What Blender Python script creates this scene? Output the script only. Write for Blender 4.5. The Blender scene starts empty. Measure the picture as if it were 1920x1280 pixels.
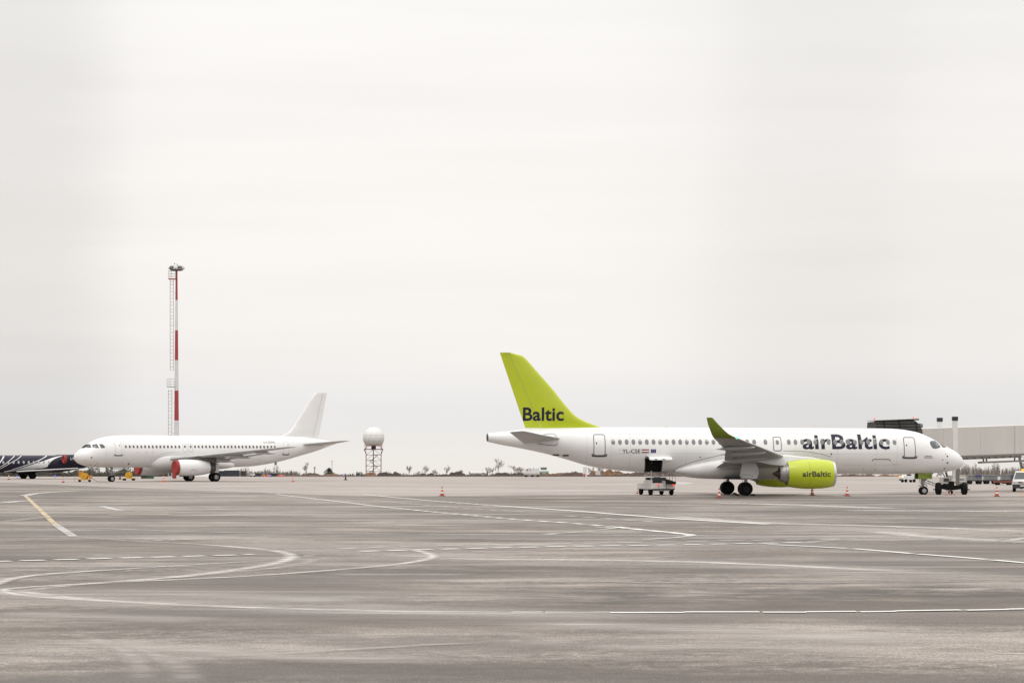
import bpy, bmesh, math, random
import numpy as np
from mathutils import Vector, Matrix

R = math.radians
SC = bpy.context.scene
COL = SC.collection
random.seed(7)

# ------------------------------------------------------------------ camera
CAM_H = 2.84
cam_d = bpy.data.cameras.new("camera")
cam_d.sensor_width = 36.0
cam_d.lens = 86.25
cam_d.shift_y = 0.1151
cam_d.clip_start = 0.5
cam_d.clip_end = 20000
cam = bpy.data.objects.new("camera", cam_d)
cam.location = (0, 0, CAM_H)
cam.rotation_euler = (R(90), 0, 0)
COL.objects.link(cam)
SC.camera = cam

# ------------------------------------------------------------------ world: overcast sky
SUN_EL, SUN_AZ = 64.0, 205.0      # degrees; azimuth clockwise from +Y (behind the camera, a little left)
world = bpy.data.worlds.new("World")
SC.world = world
world.use_nodes = True
nt = world.node_tree
nt.nodes.clear()
def N(t, tree, **kw):
    n = tree.nodes.new(t)
    for k, v in kw.items():
        setattr(n, k, v)
    return n
L = nt.links.new
out = N('ShaderNodeOutputWorld', nt)
bg = N('ShaderNodeBackground', nt)
bg.inputs['Strength'].default_value = 0.1
sky = N('ShaderNodeTexSky', nt, sky_type='NISHITA')
sky.sun_disc = False
sky.sun_elevation = R(SUN_EL)
sky.sun_rotation = R(SUN_AZ)
sky.air_density = 1.0
sky.dust_density = 4.0
tc = N('ShaderNodeTexCoord', nt)
sep = N('ShaderNodeSeparateXYZ', nt)
L(tc.outputs['Generated'], sep.inputs[0])
ramp = N('ShaderNodeValToRGB', nt)          # cloud deck brightness against sin(elevation), brightest overhead
mr = N('ShaderNodeMapRange', nt)
mr.inputs['From Min'].default_value = -0.05
mr.inputs['From Max'].default_value = 1.0
L(sep.outputs['Z'], mr.inputs['Value'])
L(mr.outputs[0], ramp.inputs[0])
els = ramp.color_ramp.elements
def stop(z, rgb):
    p = (z + 0.05) / 1.05
    e = els.new(p); e.color = (*rgb, 1)
els[0].position = 0.0; els[0].color = (0.91/2, 0.865/2, 0.805/2, 1)
els[1].position = 1.0; els[1].color = (1.08, 1.06, 1.035, 1)
for z, c in [(0.0, (0.90, 0.865, 0.815)), (0.007, (0.89, 0.86, 0.825)), (0.014, (0.86, 0.847, 0.84)), (0.022, (0.875, 0.862, 0.852)), (0.04, (0.94, 0.908, 0.882)),
             (0.09, (0.975, 0.940, 0.910)), (0.19, (1.01, 0.987, 0.96)), (0.45, (1.25, 1.23, 1.20))]:
    stop(z, tuple(v/2 for v in c))
# slow cloud mottling, much longer sideways than upwards
mp = N('ShaderNodeMapping', nt)
mp.inputs['Scale'].default_value = (1.4, 1.4, 16.0)
L(tc.outputs['Generated'], mp.inputs[0])
nz = N('ShaderNodeTexNoise', nt)
nz.inputs['Scale'].default_value = 3.2
nz.inputs['Detail'].default_value = 4.0
nz.inputs['Roughness'].default_value = 0.45
L(mp.outputs[0], nz.inputs['Vector'])
mr2 = N('ShaderNodeMapRange', nt)
mr2.inputs['From Min'].default_value = 0.3
mr2.inputs['From Max'].default_value = 0.7
mr2.inputs['To Min'].default_value = 0.965
mr2.inputs['To Max'].default_value = 1.02
L(nz.outputs['Fac'], mr2.inputs['Value'])
# window-glass reflection bands painted into the sky brightness, by compass direction
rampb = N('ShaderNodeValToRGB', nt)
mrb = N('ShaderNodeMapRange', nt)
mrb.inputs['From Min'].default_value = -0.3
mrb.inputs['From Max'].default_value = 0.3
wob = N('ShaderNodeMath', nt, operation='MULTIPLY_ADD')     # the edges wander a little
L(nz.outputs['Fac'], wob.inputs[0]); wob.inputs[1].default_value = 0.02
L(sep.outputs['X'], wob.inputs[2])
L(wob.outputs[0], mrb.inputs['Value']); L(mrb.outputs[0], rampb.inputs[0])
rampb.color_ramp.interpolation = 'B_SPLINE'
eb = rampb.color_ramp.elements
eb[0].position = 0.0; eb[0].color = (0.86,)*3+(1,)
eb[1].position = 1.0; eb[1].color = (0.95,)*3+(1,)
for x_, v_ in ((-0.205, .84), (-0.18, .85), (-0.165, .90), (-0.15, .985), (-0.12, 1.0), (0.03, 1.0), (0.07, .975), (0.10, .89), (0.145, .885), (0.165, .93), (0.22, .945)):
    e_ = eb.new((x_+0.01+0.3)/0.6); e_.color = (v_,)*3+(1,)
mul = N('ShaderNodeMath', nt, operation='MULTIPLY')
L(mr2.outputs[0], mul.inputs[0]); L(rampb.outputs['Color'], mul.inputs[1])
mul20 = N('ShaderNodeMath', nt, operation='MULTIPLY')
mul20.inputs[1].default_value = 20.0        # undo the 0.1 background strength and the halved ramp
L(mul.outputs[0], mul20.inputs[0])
vm = N('ShaderNodeVectorMath', nt, operation='SCALE')
L(ramp.outputs['Color'], vm.inputs[0]); L(mul20.outputs[0], vm.inputs['Scale'])
mixc = N('ShaderNodeMix', nt, data_type='RGBA')
mixc.inputs['Factor'].default_value = 0.97   # cloud cover over the clear sky
L(sky.outputs['Color'], mixc.inputs['A']); L(vm.outputs[0], mixc.inputs['B'])
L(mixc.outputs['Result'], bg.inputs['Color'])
L(bg.outputs[0], out.inputs['Surface'])

# ------------------------------------------------------------------ sun (soft, through cloud)
sd = bpy.data.lights.new("sun", 'SUN')
sd.energy = 0.6
sd.angle = R(25)
sd.color = (1.0, 0.955, 0.90)
so = bpy.data.objects.new("sun", sd)
COL.objects.link(so)
az, el = R(SUN_AZ), R(SUN_EL)
dirv = Vector((math.sin(az)*math.cos(el), math.cos(az)*math.cos(el), math.sin(el)))
so.rotation_euler = dirv.to_track_quat('Z', 'Y').to_euler()
so.location = (0, -50, 80)

vs = SC.view_settings
vs.view_transform = 'Standard'
vs.look = 'None'
vs.exposure = 0.0
vs.gamma = 1.0
vs.use_curve_mapping = False

# ------------------------------------------------------------------ materials
def material(name, color, rough=0.5, metal=0.0, vary=0.08, scale=1.5, coat=0.0, spec=0.5, stretch=(1, 1, 1), emit=None, estr=0.0, dirt=None, dirt_amt=0.0):
    m = bpy.data.materials.new(name); m.use_nodes = True
    t = m.node_tree
    b = t.nodes['Principled BSDF']
    b.inputs['Roughness'].default_value = rough
    b.inputs['Metallic'].default_value = metal
    b.inputs['Coat Weight'].default_value = coat
    b.inputs['Coat Roughness'].default_value = 0.08
    b.inputs['Specular IOR Level'].default_value = spec
    co = N('ShaderNodeTexCoord', t)
    ma = N('ShaderNodeMapping', t); ma.inputs['Scale'].default_value = stretch
    t.links.new(co.outputs['Object'], ma.inputs[0])
    n = N('ShaderNodeTexNoise', t); n.inputs['Scale'].default_value = scale; n.inputs['Detail'].default_value = 5; n.inputs['Roughness'].default_value = 0.6
    t.links.new(ma.outputs[0], n.inputs['Vector'])
    r = N('ShaderNodeValToRGB', t)
    r.color_ramp.elements[0].position = 0.3; r.color_ramp.elements[1].position = 0.7
    d = dirt or tuple(c*(1-vary*2) for c in color)
    lo = tuple(c*(1-dirt_amt)+q*dirt_amt for c, q in zip(color, d)) if dirt else tuple(c*(1-vary) for c in color)
    r.color_ramp.elements[0].color = (*lo, 1)
    r.color_ramp.elements[1].color = (*[min(1, c*(1+vary*0.5)) for c in color], 1)
    t.links.new(n.outputs['Fac'], r.inputs[0])
    t.links.new(r.outputs[0], b.inputs['Base Color'])
    if emit:
        b.inputs['Emission Color'].default_value = (*emit, 1)
        b.inputs['Emission Strength'].default_value = estr
    return m

M = {}
def mk(key, *a, **k):
    M[key] = material(key, *a, **k)
mk('white_paint', (0.785, 0.785, 0.785), 0.32, vary=0.03, scale=0.9, coat=0.3, stretch=(0.5, 1, 1.6), dirt=(0.55, 0.52, 0.48), dirt_amt=0.16)
mk('wing_grey', (0.46, 0.465, 0.46), 0.4, vary=0.10, scale=1.1, stretch=(0.6, 2.5, 1))
mk('fairing_white', (0.70, 0.70, 0.69), 0.38, vary=0.08, scale=1.2, coat=0.2)
mk('lime_paint', (0.49, 0.57, 0.018), 0.33, vary=0.05, scale=0.7, coat=0.35)
mk('lime_shade', (0.19, 0.25, 0.018), 0.4, vary=0.05, coat=0.2)  # darker lime: the winglet's shade painted in; also on seam and gear doors
mk('navy_letter', (0.016, 0.016, 0.038), 0.5, vary=0.05, spec=0.3)
mk('black_letter', (0.03, 0.032, 0.03), 0.4)
mk('white_letter', (0.75, 0.75, 0.74), 0.5)
mk('seam_grey', (0.17, 0.17, 0.17), 0.5)
mk('seam_faint', (0.46, 0.46, 0.46), 0.5)
mk('sill_grey', (0.075, 0.075, 0.08), 0.5)
mk('pane_grey', (0.20, 0.20, 0.205), 0.16, vary=0.12, scale=3, spec=0.6)
mk('pane_dark', (0.10, 0.10, 0.105), 0.14, vary=0.1, scale=3, spec=0.5)
mk('pane_blind', (0.50, 0.50, 0.49), 0.5, vary=0.05)
mk('pane_rim', (0.36, 0.36, 0.36), 0.4)
mk('panel_seam', (0.58, 0.58, 0.575), 0.5)
mk('cockpit_glass', (0.065, 0.080, 0.080), 0.10, vary=0.2, scale=2, spec=0.7)
mk('tyre_rubber', (0.010, 0.010, 0.010), 0.85, vary=0.2, scale=9, spec=0.15)
mk('rim_metal', (0.45, 0.45, 0.45), 0.4, metal=0.4)
mk('strut_metal', (0.30, 0.30, 0.30), 0.45, metal=0.3, vary=0.2, scale=6)
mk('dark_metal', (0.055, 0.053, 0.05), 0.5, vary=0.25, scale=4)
mk('hole_dark', (0.010, 0.011, 0.010), 0.85, vary=0.3)
mk('lip_metal', (0.60, 0.60, 0.60), 0.28, metal=0.7, vary=0.05)
mk('nozzle_metal', (0.36, 0.35, 0.335), 0.38, metal=0.45, vary=0.15, scale=3)
mk('nozzle_dark', (0.11, 0.108, 0.10), 0.35, metal=0.6, vary=0.2, scale=3)
mk('plug_brown', (0.075, 0.055, 0.045), 0.5, metal=0.4)
mk('flag_red', (0.22, 0.015, 0.035), 0.45)
mk('flag_blue', (0.02, 0.025, 0.19), 0.45)
mk('flag_gold', (0.6, 0.45, 0.05), 0.45)
mk('rim_dark', (0.022, 0.022, 0.022), 0.7, spec=0.2)
mk('cover_red', (0.33, 0.035, 0.030), 0.75, vary=0.18, scale=2.5)
mk('navy_paint', (0.012, 0.011, 0.028), 0.38, vary=0.1, spec=0.3)
mk('mast_white', (0.66, 0.66, 0.66), 0.5, vary=0.08, scale=0.8)
mk('mast_red', (0.36, 0.045, 0.05), 0.5, vary=0.12, scale=0.8)
mk('galv_steel', (0.42, 0.42, 0.41), 0.5, metal=0.3, vary=0.15, scale=4)
mk('galv_pale', (0.55, 0.55, 0.54), 0.5, vary=0.1, scale=4)
mk('radome_white', (0.78, 0.775, 0.75), 0.55, vary=0.06, scale=0.5, dirt=(0.5, 0.48, 0.44), dirt_amt=0.15)
mk('tower_brown', (0.13, 0.055, 0.05), 0.6, vary=0.2)
mk('tower_grey', (0.36, 0.22, 0.20), 0.6, vary=0.2)
mk('cone_red', (0.55, 0.065, 0.03), 0.6, vary=0.15, scale=4)
mk('cone_orange', (0.75, 0.13, 0.03), 0.6, vary=0.12, scale=4)
mk('cone_white', (0.70, 0.69, 0.67), 0.5, vary=0.1, scale=6)
mk('cone_dark', (0.11, 0.06, 0.045), 0.7, vary=0.2, scale=4)
mk('cone_base', (0.06, 0.035, 0.03), 0.8, vary=0.2)
mk('reel_yellow', (0.62, 0.33, 0.015), 0.5, vary=0.15, scale=4)
mk('box_orange', (0.62, 0.22, 0.03), 0.55, vary=0.15, scale=4)
mk('hose_dark', (0.08, 0.07, 0.05), 0.7)
mk('vehicle_white', (0.68, 0.68, 0.67), 0.4, vary=0.08, scale=2, coat=0.2)
mk('vehicle_grey', (0.40, 0.39, 0.37), 0.5, vary=0.12, scale=2)
mk('loader_cream', (0.66, 0.65, 0.62), 0.5, vary=0.14, scale=2)
mk('belt_black', (0.014, 0.014, 0.013), 0.9, spec=0.15)
mk('glass_dark', (0.045, 0.05, 0.052), 0.08, spec=0.6)
mk('bumper_dark', (0.035, 0.036, 0.038), 0.6)
mk('bridge_panel', (0.56, 0.54, 0.51), 0.55, vary=0.06, scale=0.7, stretch=(1, 1, 0.25))
mk('bridge_joint', (0.47, 0.455, 0.43), 0.6)
mk('pane_light', (0.44, 0.44, 0.46), 0.25)
mk('bridge_white', (0.70, 0.69, 0.67), 0.5, vary=0.05)
mk('bridge_frame', (0.17, 0.16, 0.14), 0.55, vary=0.15)
mk('canopy_grey', (0.10, 0.10, 0.095), 0.9, spec=0.15, vary=0.3, scale=1.2, stretch=(0.4, 1, 6))
mk('cap_black', (0.022, 0.022, 0.026), 0.6)
mk('bogie_black', (0.007, 0.008, 0.007), 0.8, spec=0.12)
mk('crate_dark', (0.035, 0.04, 0.05), 0.7, vary=0.25)
mk('crate_brown', (0.06, 0.045, 0.045), 0.7, vary=0.25)
mk('barrier_red', (0.50, 0.05, 0.035), 0.6)
mk('crate_green', (0.03, 0.10, 0.05), 0.6)
mk('tarp_blue', (0.035, 0.05, 0.17), 0.7, vary=0.2)
mk('cart_grey', (0.22, 0.225, 0.23), 0.7, vary=0.15, scale=3)
mk('cart_rust', (0.20, 0.065, 0.045), 0.8, vary=0.25)
mk('dirt_brown', (0.115, 0.076, 0.060), 0.95, vary=0.45, scale=1.1)
mk('dirt_dark', (0.070, 0.052, 0.044), 0.95, vary=0.45, scale=1.1)
mk('dirt_orange', (0.20, 0.115, 0.068), 0.95, vary=0.5, scale=1.4)
mk('bark_grey', (0.155, 0.125, 0.105), 0.9, vary=0.2)
mk('twig_grey', (0.40, 0.345, 0.30), 0.9, vary=0.2)
mk('thicket_grey', (0.29, 0.25, 0.22), 0.9, vary=0.3, scale=0.4)
mk('thicket_dark', (0.105, 0.098, 0.082), 0.95, vary=0.35, scale=0.5)
mk('needle_green', (0.035, 0.045, 0.028), 0.9, vary=0.3)
mk('cabin_green', (0.33, 0.45, 0.36), 0.4)
mk('lamp_red', (0.5, 0.03, 0.02), 0.4, emit=(1.0, 0.05, 0.03), estr=1.2)
mk('lamp_green', (0.1, 0.5, 0.35), 0.4, emit=(0.10, 1.0, 0.50), estr=1.6)
mk('lamp_blue', (0.1, 0.1, 0.7), 0.4, emit=(0.16, 0.16, 1.0), estr=2.2)
mk('lamp_amber', (0.8, 0.3, 0.02), 0.4, emit=(1.0, 0.30, 0.03), estr=2.0)
mk('lamp_white', (0.9, 0.85, 0.7), 0.4, emit=(1.0, 0.86, 0.62), estr=2.6)
mk('flood_glass', (0.10, 0.10, 0.10), 0.3)

def ground_material(name, base, light, dark, blotch, streak=0.5, rough=0.62, spec=0.35):
    """asphalt / concrete with brine streaks, stains, grain; everything in metres on the ground"""
    m = bpy.data.materials.new(name); m.use_nodes = True
    t = m.node_tree; b = t.nodes['Principled BSDF']; l = t.links.new
    b.inputs['Specular IOR Level'].default_value = spec
    co = N('ShaderNodeTexCoord', t)
    def noise(sx, sy, scale, detail=4, ro=0.55, dist=0.0):
        ma = N('ShaderNodeMapping', t); ma.inputs['Scale'].default_value = (sx, sy, 1)
        ma.inputs['Rotation'].default_value = (0, 0, random.uniform(-0.06, 0.06))
        ma.inputs['Location'].default_value = (random.uniform(0, 90), random.uniform(0, 90), 0)
        l(co.outputs['Object'], ma.inputs[0])
        n = N('ShaderNodeTexNoise', t); n.inputs['Scale'].default_value = scale; n.inputs['Detail'].default_value = detail
        n.inputs['Roughness'].default_value = ro; n.inputs['Distortion'].default_value = dist
        l(ma.outputs[0], n.inputs['Vector']); return n.outputs['Fac']
    def rng(v, a, c, lo=0.0, hi=1.0):
        n = N('ShaderNodeMapRange', t); n.interpolation_type = 'SMOOTHSTEP'
        n.inputs['From Min'].default_value = a; n.inputs['From Max'].default_value = c
        n.inputs['To Min'].default_value = lo; n.inputs['To Max'].default_value = hi
        l(v, n.inputs['Value']); return n.outputs[0]
    def mix(f, a, c):
        n = N('ShaderNodeMix', t, data_type='RGBA'); l(f, n.inputs['Factor'])
        for s, v in (('A', a), ('B', c)):
            if isinstance(v, tuple): n.inputs[s].default_value = (*v, 1)
            else: l(v, n.inputs[s])
        return n.outputs['Result']
    def mulf(a, c):
        n = N('ShaderNodeMath', t, operation='MULTIPLY'); l(a, n.inputs[0])
        if isinstance(c, float): n.inputs[1].default_value = c
        else: l(c, n.inputs[1])
        return n.outputs[0]
    big = rng(noise(0.035, 0.06, 1.0, 4, 0.55, 0.5), 0.36, 0.62, 0, 1.0)          # damp and dry areas, tens of metres
    mid = rng(noise(0.12, 0.20, 1.0, 8, 0.66, 0.4), 0.44, 0.66, 0, 1.0)           # stains and dried brine, metres
    small = rng(noise(0.45, 0.75, 1.0, 7, 0.68, 0.3), 0.42, 0.70, 0, 1.0)
    fine = rng(noise(1.7, 2.6, 1.0, 8, 0.78), 0.42, 0.68, 0, 1.0)
    lane = rng(noise(0.012, 0.22, 1.0, 5, 0.6, 0.1), 0.56, 0.68, 0, streak)        # swept lanes
    dark2 = rng(noise(0.07, 0.16, 1.0, 6, 0.6, 0.3), 0.54, 0.70, 0, 0.55)
    dry = rng(noise(0.05, 0.10, 1.0, 5, 0.6, 0.2), 0.42, 0.64, 0.08, 1.0)
    col = mix(mulf(big, blotch), base, dark)
    col = mix(dark2, col, dark)
    col = mix(mulf(mulf(mid, dry), streak), col, light)
    col = mix(mulf(mulf(small, dry), streak*1.1), col, light)
    col = mix(mulf(mulf(fine, dry), streak*0.75), col, light)
    col = mix(lane, col, light)
    rub = rng(noise(5.0, 2.4, 1.0, 6, 0.75), 0.46, 0.66, 0, 1.0)                   # brushed dust
    col = mix(mulf(mulf(rub, dry), streak*0.85), col, light)
    grain = rng(noise(26, 5.5, 1.0, 4, 0.85), 0.40, 0.62, 0.0, 0.62)
    col = mix(grain, col, tuple(v*0.5 for v in base))
    speck = rng(noise(34, 7, 1.0, 3, 0.85), 0.56, 0.74, 0.0, 0.6)
    col = mix(speck, col, light)
    l(col, b.inputs['Base Color'])
    rg = rng(noise(0.05, 0.2, 1.0, 4), 0.35, 0.65, rough-0.1, rough+0.12)
    l(rg, b.inputs['Roughness'])
    bp = N('ShaderNodeBump', t); bp.inputs['Strength'].default_value = 0.25; bp.inputs['Distance'].default_value = 0.01
    l(noise(14, 14, 1.0, 4, 0.7), bp.inputs['Height']); l(bp.outputs[0], b.inputs['Normal'])
    return m
M['asphalt'] = ground_material('asphalt', (0.136, 0.110, 0.091), (0.48, 0.42, 0.37), (0.066, 0.053, 0.044), 0.75, 0.78)
M['concrete'] = ground_material('concrete', (0.345, 0.298, 0.268), (0.54, 0.485, 0.45), (0.24, 0.206, 0.184), 0.45, 0.6)
mk('field_ground', (0.09, 0.085, 0.05), 0.95, vary=0.3, scale=0.05)

def strip_material(name, color, soft, lo, hi, alpha=1.0, nscale=(0.25, 3.0), sc=1.0):
    """paint or brine film lying on the ground: worn through by noise, softer towards the edges if soft"""
    m = bpy.data.materials.new(name); m.use_nodes = True
    t = m.node_tree; b = t.nodes['Principled BSDF']; l = t.links.new
    b.inputs['Base Color'].default_value = (*color, 1); b.inputs['Roughness'].default_value = 0.7
    co = N('ShaderNodeTexCoord', t)
    ma = N('ShaderNodeMapping', t); ma.inputs['Scale'].default_value = (*nscale, 1)
    l(co.outputs['Object'], ma.inputs[0])
    n = N('ShaderNodeTexNoise', t); n.inputs['Scale'].default_value = sc; n.inputs['Detail'].default_value = 6; n.inputs['Roughness'].default_value = 0.65
    l(ma.outputs[0], n.inputs['Vector'])
    r = N('ShaderNodeMapRange', t); r.inputs['From Min'].default_value = lo; r.inputs['From Max'].default_value = hi
    r.inputs['To Max'].default_value = alpha
    l(n.outputs['Fac'], r.inputs['Value'])
    a = r.outputs[0]
    if soft:
        uv = N('ShaderNodeSeparateXYZ', t); l(co.outputs['UV'], uv.inputs[0])
        s = N('ShaderNodeMath', t, operation='SUBTRACT'); l(uv.outputs['Y'], s.inputs[0]); s.inputs[1].default_value = 0.5
        ab = N('ShaderNodeMath', t, operation='ABSOLUTE'); l(s.outputs[0], ab.inputs[0])
        e = N('ShaderNodeMapRange', t); e.interpolation_type = 'SMOOTHSTEP'
        e.inputs['From Min'].default_value = 0.5; e.inputs['From Max'].default_value = 0.0
        l(ab.outputs[0], e.inputs['Value'])
        # fade at both ends of the strip too
        s2 = N('ShaderNodeMath', t, operation='SUBTRACT'); l(uv.outputs['X'], s2.inputs[0]); s2.inputs[1].default_value = 0.5
        ab2 = N('ShaderNodeMath', t, operation='ABSOLUTE'); l(s2.outputs[0], ab2.inputs[0])
        e2 = N('ShaderNodeMapRange', t); e2.interpolation_type = 'SMOOTHSTEP'
        e2.inputs['From Min'].default_value = 0.5; e2.inputs['From Max'].default_value = 0.30
        l(ab2.outputs[0], e2.inputs['Value'])
        mm = N('ShaderNodeMath', t, operation='MULTIPLY'); l(e.outputs[0], mm.inputs[0]); l(e2.outputs[0], mm.inputs[1])
        mm2 = N('ShaderNodeMath', t, operation='MULTIPLY'); l(mm.outputs[0], mm2.inputs[0]); l(a, mm2.inputs[1])
        a = mm2.outputs[0]
    l(a, b.inputs['Alpha'])
    return m
M['line_white'] = strip_material('line_white', (0.74, 0.72, 0.69), False, 0.20, 0.36, 1.0, (0.6, 2.0))
M['line_worn'] = strip_material('line_worn', (0.60, 0.58, 0.555), False, 0.32, 0.54, 0.85, (0.5, 2.0))
M['line_yellow'] = strip_material('line_yellow', (0.56, 0.46, 0.30), False, 0.28, 0.5, 0.9, (1.0, 1.0))
M['line_cream'] = strip_material('line_cream', (0.62, 0.55, 0.45), False, 0.2, 0.42, 0.9, (1.0, 1.0))
M['strip_orange'] = strip_material('strip_orange', (0.75, 0.30, 0.10), False, 0.2, 0.42, 0.9, (1.0, 1.0))
M['brine_soft'] = strip_material('brine_soft', (0.46, 0.42, 0.385), True, 0.30, 0.66, 0.8, (0.12, 1.1))
M['brine_line'] = strip_material('brine_line', (0.64, 0.595, 0.555), True, 0.30, 0.60, 0.95, (0.6, 1.8))

M['repair_dark'] = strip_material('repair_dark', (0.115, 0.098, 0.085), True, 0.36, 0.66, 0.75, (0.35, 0.6))

# ------------------------------------------------------------------ mesh helper
class MB:
    def __init__(s):
        s.v = []; s.f = []; s.m = []; s.uv = []
    def add(s, vs, fs, m=0):
        o = len(s.v); s.v += [tuple(p) for p in vs]
        for f in fs:
            s.f.append(tuple(i+o for i in f)); s.m.append(m)
        return s
    def box(s, c, d, m=0, rz=0.0, ry=0.0, rx=0.0, taper=(1, 1)):
        x, y, z = (k/2 for k in d)
        P = [(-x, -y, -z), (x, -y, -z), (x, y, -z), (-x, y, -z), (-x*taper[0], -y*taper[1], z), (x*taper[0], -y*taper[1], z), (x*taper[0], y*taper[1], z), (-x*taper[0], y*taper[1], z)]
        if rz or ry or rx:
            mt = Matrix.Rotation(rz, 3, 'Z') @ Matrix.Rotation(ry, 3, 'Y') @ Matrix.Rotation(rx, 3, 'X')
            P = [mt @ Vector(p) for p in P]
        P = [(p[0]+c[0], p[1]+c[1], p[2]+c[2]) for p in P]
        return s.add(P, [(0, 3, 2, 1), (4, 5, 6, 7), (0, 1, 5, 4), (1, 2, 6, 5), (2, 3, 7, 6), (3, 0, 4, 7)], m)
    def loft(s, rings, m=0, closed=True, cap0=True, cap1=True):
        n = len(rings[0]); o = len(s.v)
        for r in rings: s.v += [tuple(p) for p in r]
        for i in range(len(rings)-1):
            for j in range(n if closed else n-1):
                k = (j+1) % n
                s.f.append((o+i*n+j, o+i*n+k, o+(i+1)*n+k, o+(i+1)*n+j)); s.m.append(m)
        if cap0 and closed: s.f.append(tuple(o+j for j in range(n))[::-1]); s.m.append(m)
        if cap1 and closed: s.f.append(tuple(o+(len(rings)-1)*n+j for j in range(n))); s.m.append(m)
        return s
    def lathe(s, prof, o=(0, 0, 0), axis='x', n=28, m=0, cap0=False, cap1=False):
        rings = []
        for a, r in prof:
            ring = []
            for j in range(n):
                t = 2*math.pi*j/n; u, w = r*math.cos(t), r*math.sin(t)
                p = {'x': (a, u, w), 'y': (u, a, w), 'z': (u, w, a)}[axis]
                ring.append((p[0]+o[0], p[1]+o[1], p[2]+o[2]))
            rings.append(ring)
        return s.loft(rings, m, True, cap0, cap1)
    def tube(s, pts, r, n=8, m=0, cap=True):
        pts = [Vector(p) for p in pts]
        rs = r if isinstance(r, (list, tuple)) else [r]*len(pts)
        rings = []; up = None
        for i, p in enumerate(pts):
            d = (pts[min(i+1, len(pts)-1)] - pts[max(i-1, 0)]).normalized()
            if up is None: up = Vector((0, 0, 1)) if abs(d.z) < 0.9 else Vector((1, 0, 0))
            a = d.cross(up)
            if a.length < 1e-4: a = d.cross(Vector((0, 1, 0)))
            a.normalize(); b = a.cross(d).normalized(); up = b
            rings.append([p + (a*math.cos(2*math.pi*j/n) + b*math.sin(2*math.pi*j/n))*rs[i] for j in range(n)])
        return s.loft(rings, m, True, cap, cap)
    def bar(s, a, b, w, m=0): return s.tube([a, b], w/2, 4, m)
    def sphere(s, c, r, m=0, n=16, k=10, z0=-1.0):
        rings = []
        a0 = math.asin(z0)
        for i in range(k+1):
            t = a0 + (math.pi/2-a0)*i/k
            rr = max(1e-3, math.cos(t))*r
            rings.append([(c[0]+rr*math.cos(2*math.pi*j/n), c[1]+rr*math.sin(2*math.pi*j/n), c[2]+r*math.sin(t)) for j in range(n)])
        return s.loft(rings, m, True, True, True)
    def prism(s, poly, y0, y1, m=0):      # poly in (x, z)
        n = len(poly)
        return s.loft([[(x, y0, z) for x, z in poly], [(x, y1, z) for x, z in poly]], m)
    def build(s, name, mats, parent=None, loc=(0, 0, 0), rz=0.0, smooth=True, angle=35, bevel=0.0, fix=True):
        me = bpy.data.meshes.new(name)
        me.from_pydata(s.v, [], s.f)
        for k in (mats if isinstance(mats, (list, tuple)) else [mats]): me.materials.append(M[k])
        me.polygons.foreach_set('material_index', s.m)
        if s.uv:
            ul = me.uv_layers.new(name='UVMap')
            for p in me.polygons:
                for li, vi in zip(p.loop_indices, p.vertices): ul.data[li].uv = s.uv[vi]
        if fix or bevel:
            bm = bmesh.new(); bm.from_mesh(me)
            if fix: bmesh.ops.recalc_face_normals(bm, faces=bm.faces)
            if bevel:
                es = [e for e in bm.edges if len(e.link_faces) == 2 and e.calc_face_angle(0) > 0.6]
                bmesh.ops.bevel(bm, geom=es, offset=bevel, segments=2, affect='EDGES', profile=0.6, clamp_overlap=True)
            bm.to_mesh(me); bm.free()
        if smooth:
            me.polygons.foreach_set('use_smooth', [True]*len(me.polygons))
            me.set_sharp_from_angle(angle=R(angle))
        me.update()
        o = bpy.data.objects.new(name, me); COL.objects.link(o)
        o.location = loc; o.rotation_euler = (0, 0, rz)
        if parent: o.parent = parent
        return o

def tag(o, label, cat, group=None):
    o['label'] = label; o['category'] = cat
    if group: o['group'] = group
    return o
def thing(name, label, cat, loc=(0, 0, 0), rz=0.0, group=None):
    o = bpy.data.objects.new(name, None); o.empty_display_size = 0.5
    COL.objects.link(o); o.location = loc; o.rotation_euler = (0, 0, rz)
    return tag(o, label, cat, group)
def copy_tree(o, parent=None):
    c = o.copy(); COL.objects.link(c)
    if parent: c.parent = parent
    for ch in list(o.children): copy_tree(ch, c)
    return c
def structure(o, kind='structure'):
    o['kind'] = kind; return o

# ------------------------------------------------------------------ ground
def ground_z(y):
    return 0.0 if y < 409 else -0.011*(y-409)
g = MB()
ys = [-300, 0, 200, 409, 430, 480, 560, 700, 1000, 1600, 3000, 8000]
xs = [-4000, -1500, -600, -250, 0, 250, 600, 1500, 4000]
for y in ys:
    for x in xs: g.v.append((x, y, ground_z(y)))
nx = len(xs)
for i in range(len(ys)-1):
    for j in range(nx-1):
        g.f.append((i*nx+j, i*nx+j+1, (i+1)*nx+j+1, (i+1)*nx+j)); g.m.append(0)
structure(g.build('ground', 'field_ground', smooth=False))
a = MB(); a.add([(-420, -60, .004), (420, -60, .004), (420, 408, .004), (-420, 408, .004)], [(0, 1, 2, 3)])
structure(a.build('apron', 'asphalt', smooth=False))
# paler concrete stands beyond the asphalt, with a straight front joint
a = MB(); P = [(-12, 189.5), (420, 189.5), (420, 407.9), (-420, 407.9), (-420, 312), (-62, 300), (-34, 236)]
a.add([(x, y, .008) for x, y in P], [tuple(range(len(P)))])
structure(a.build('concrete_stands', 'concrete', smooth=False))

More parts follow.
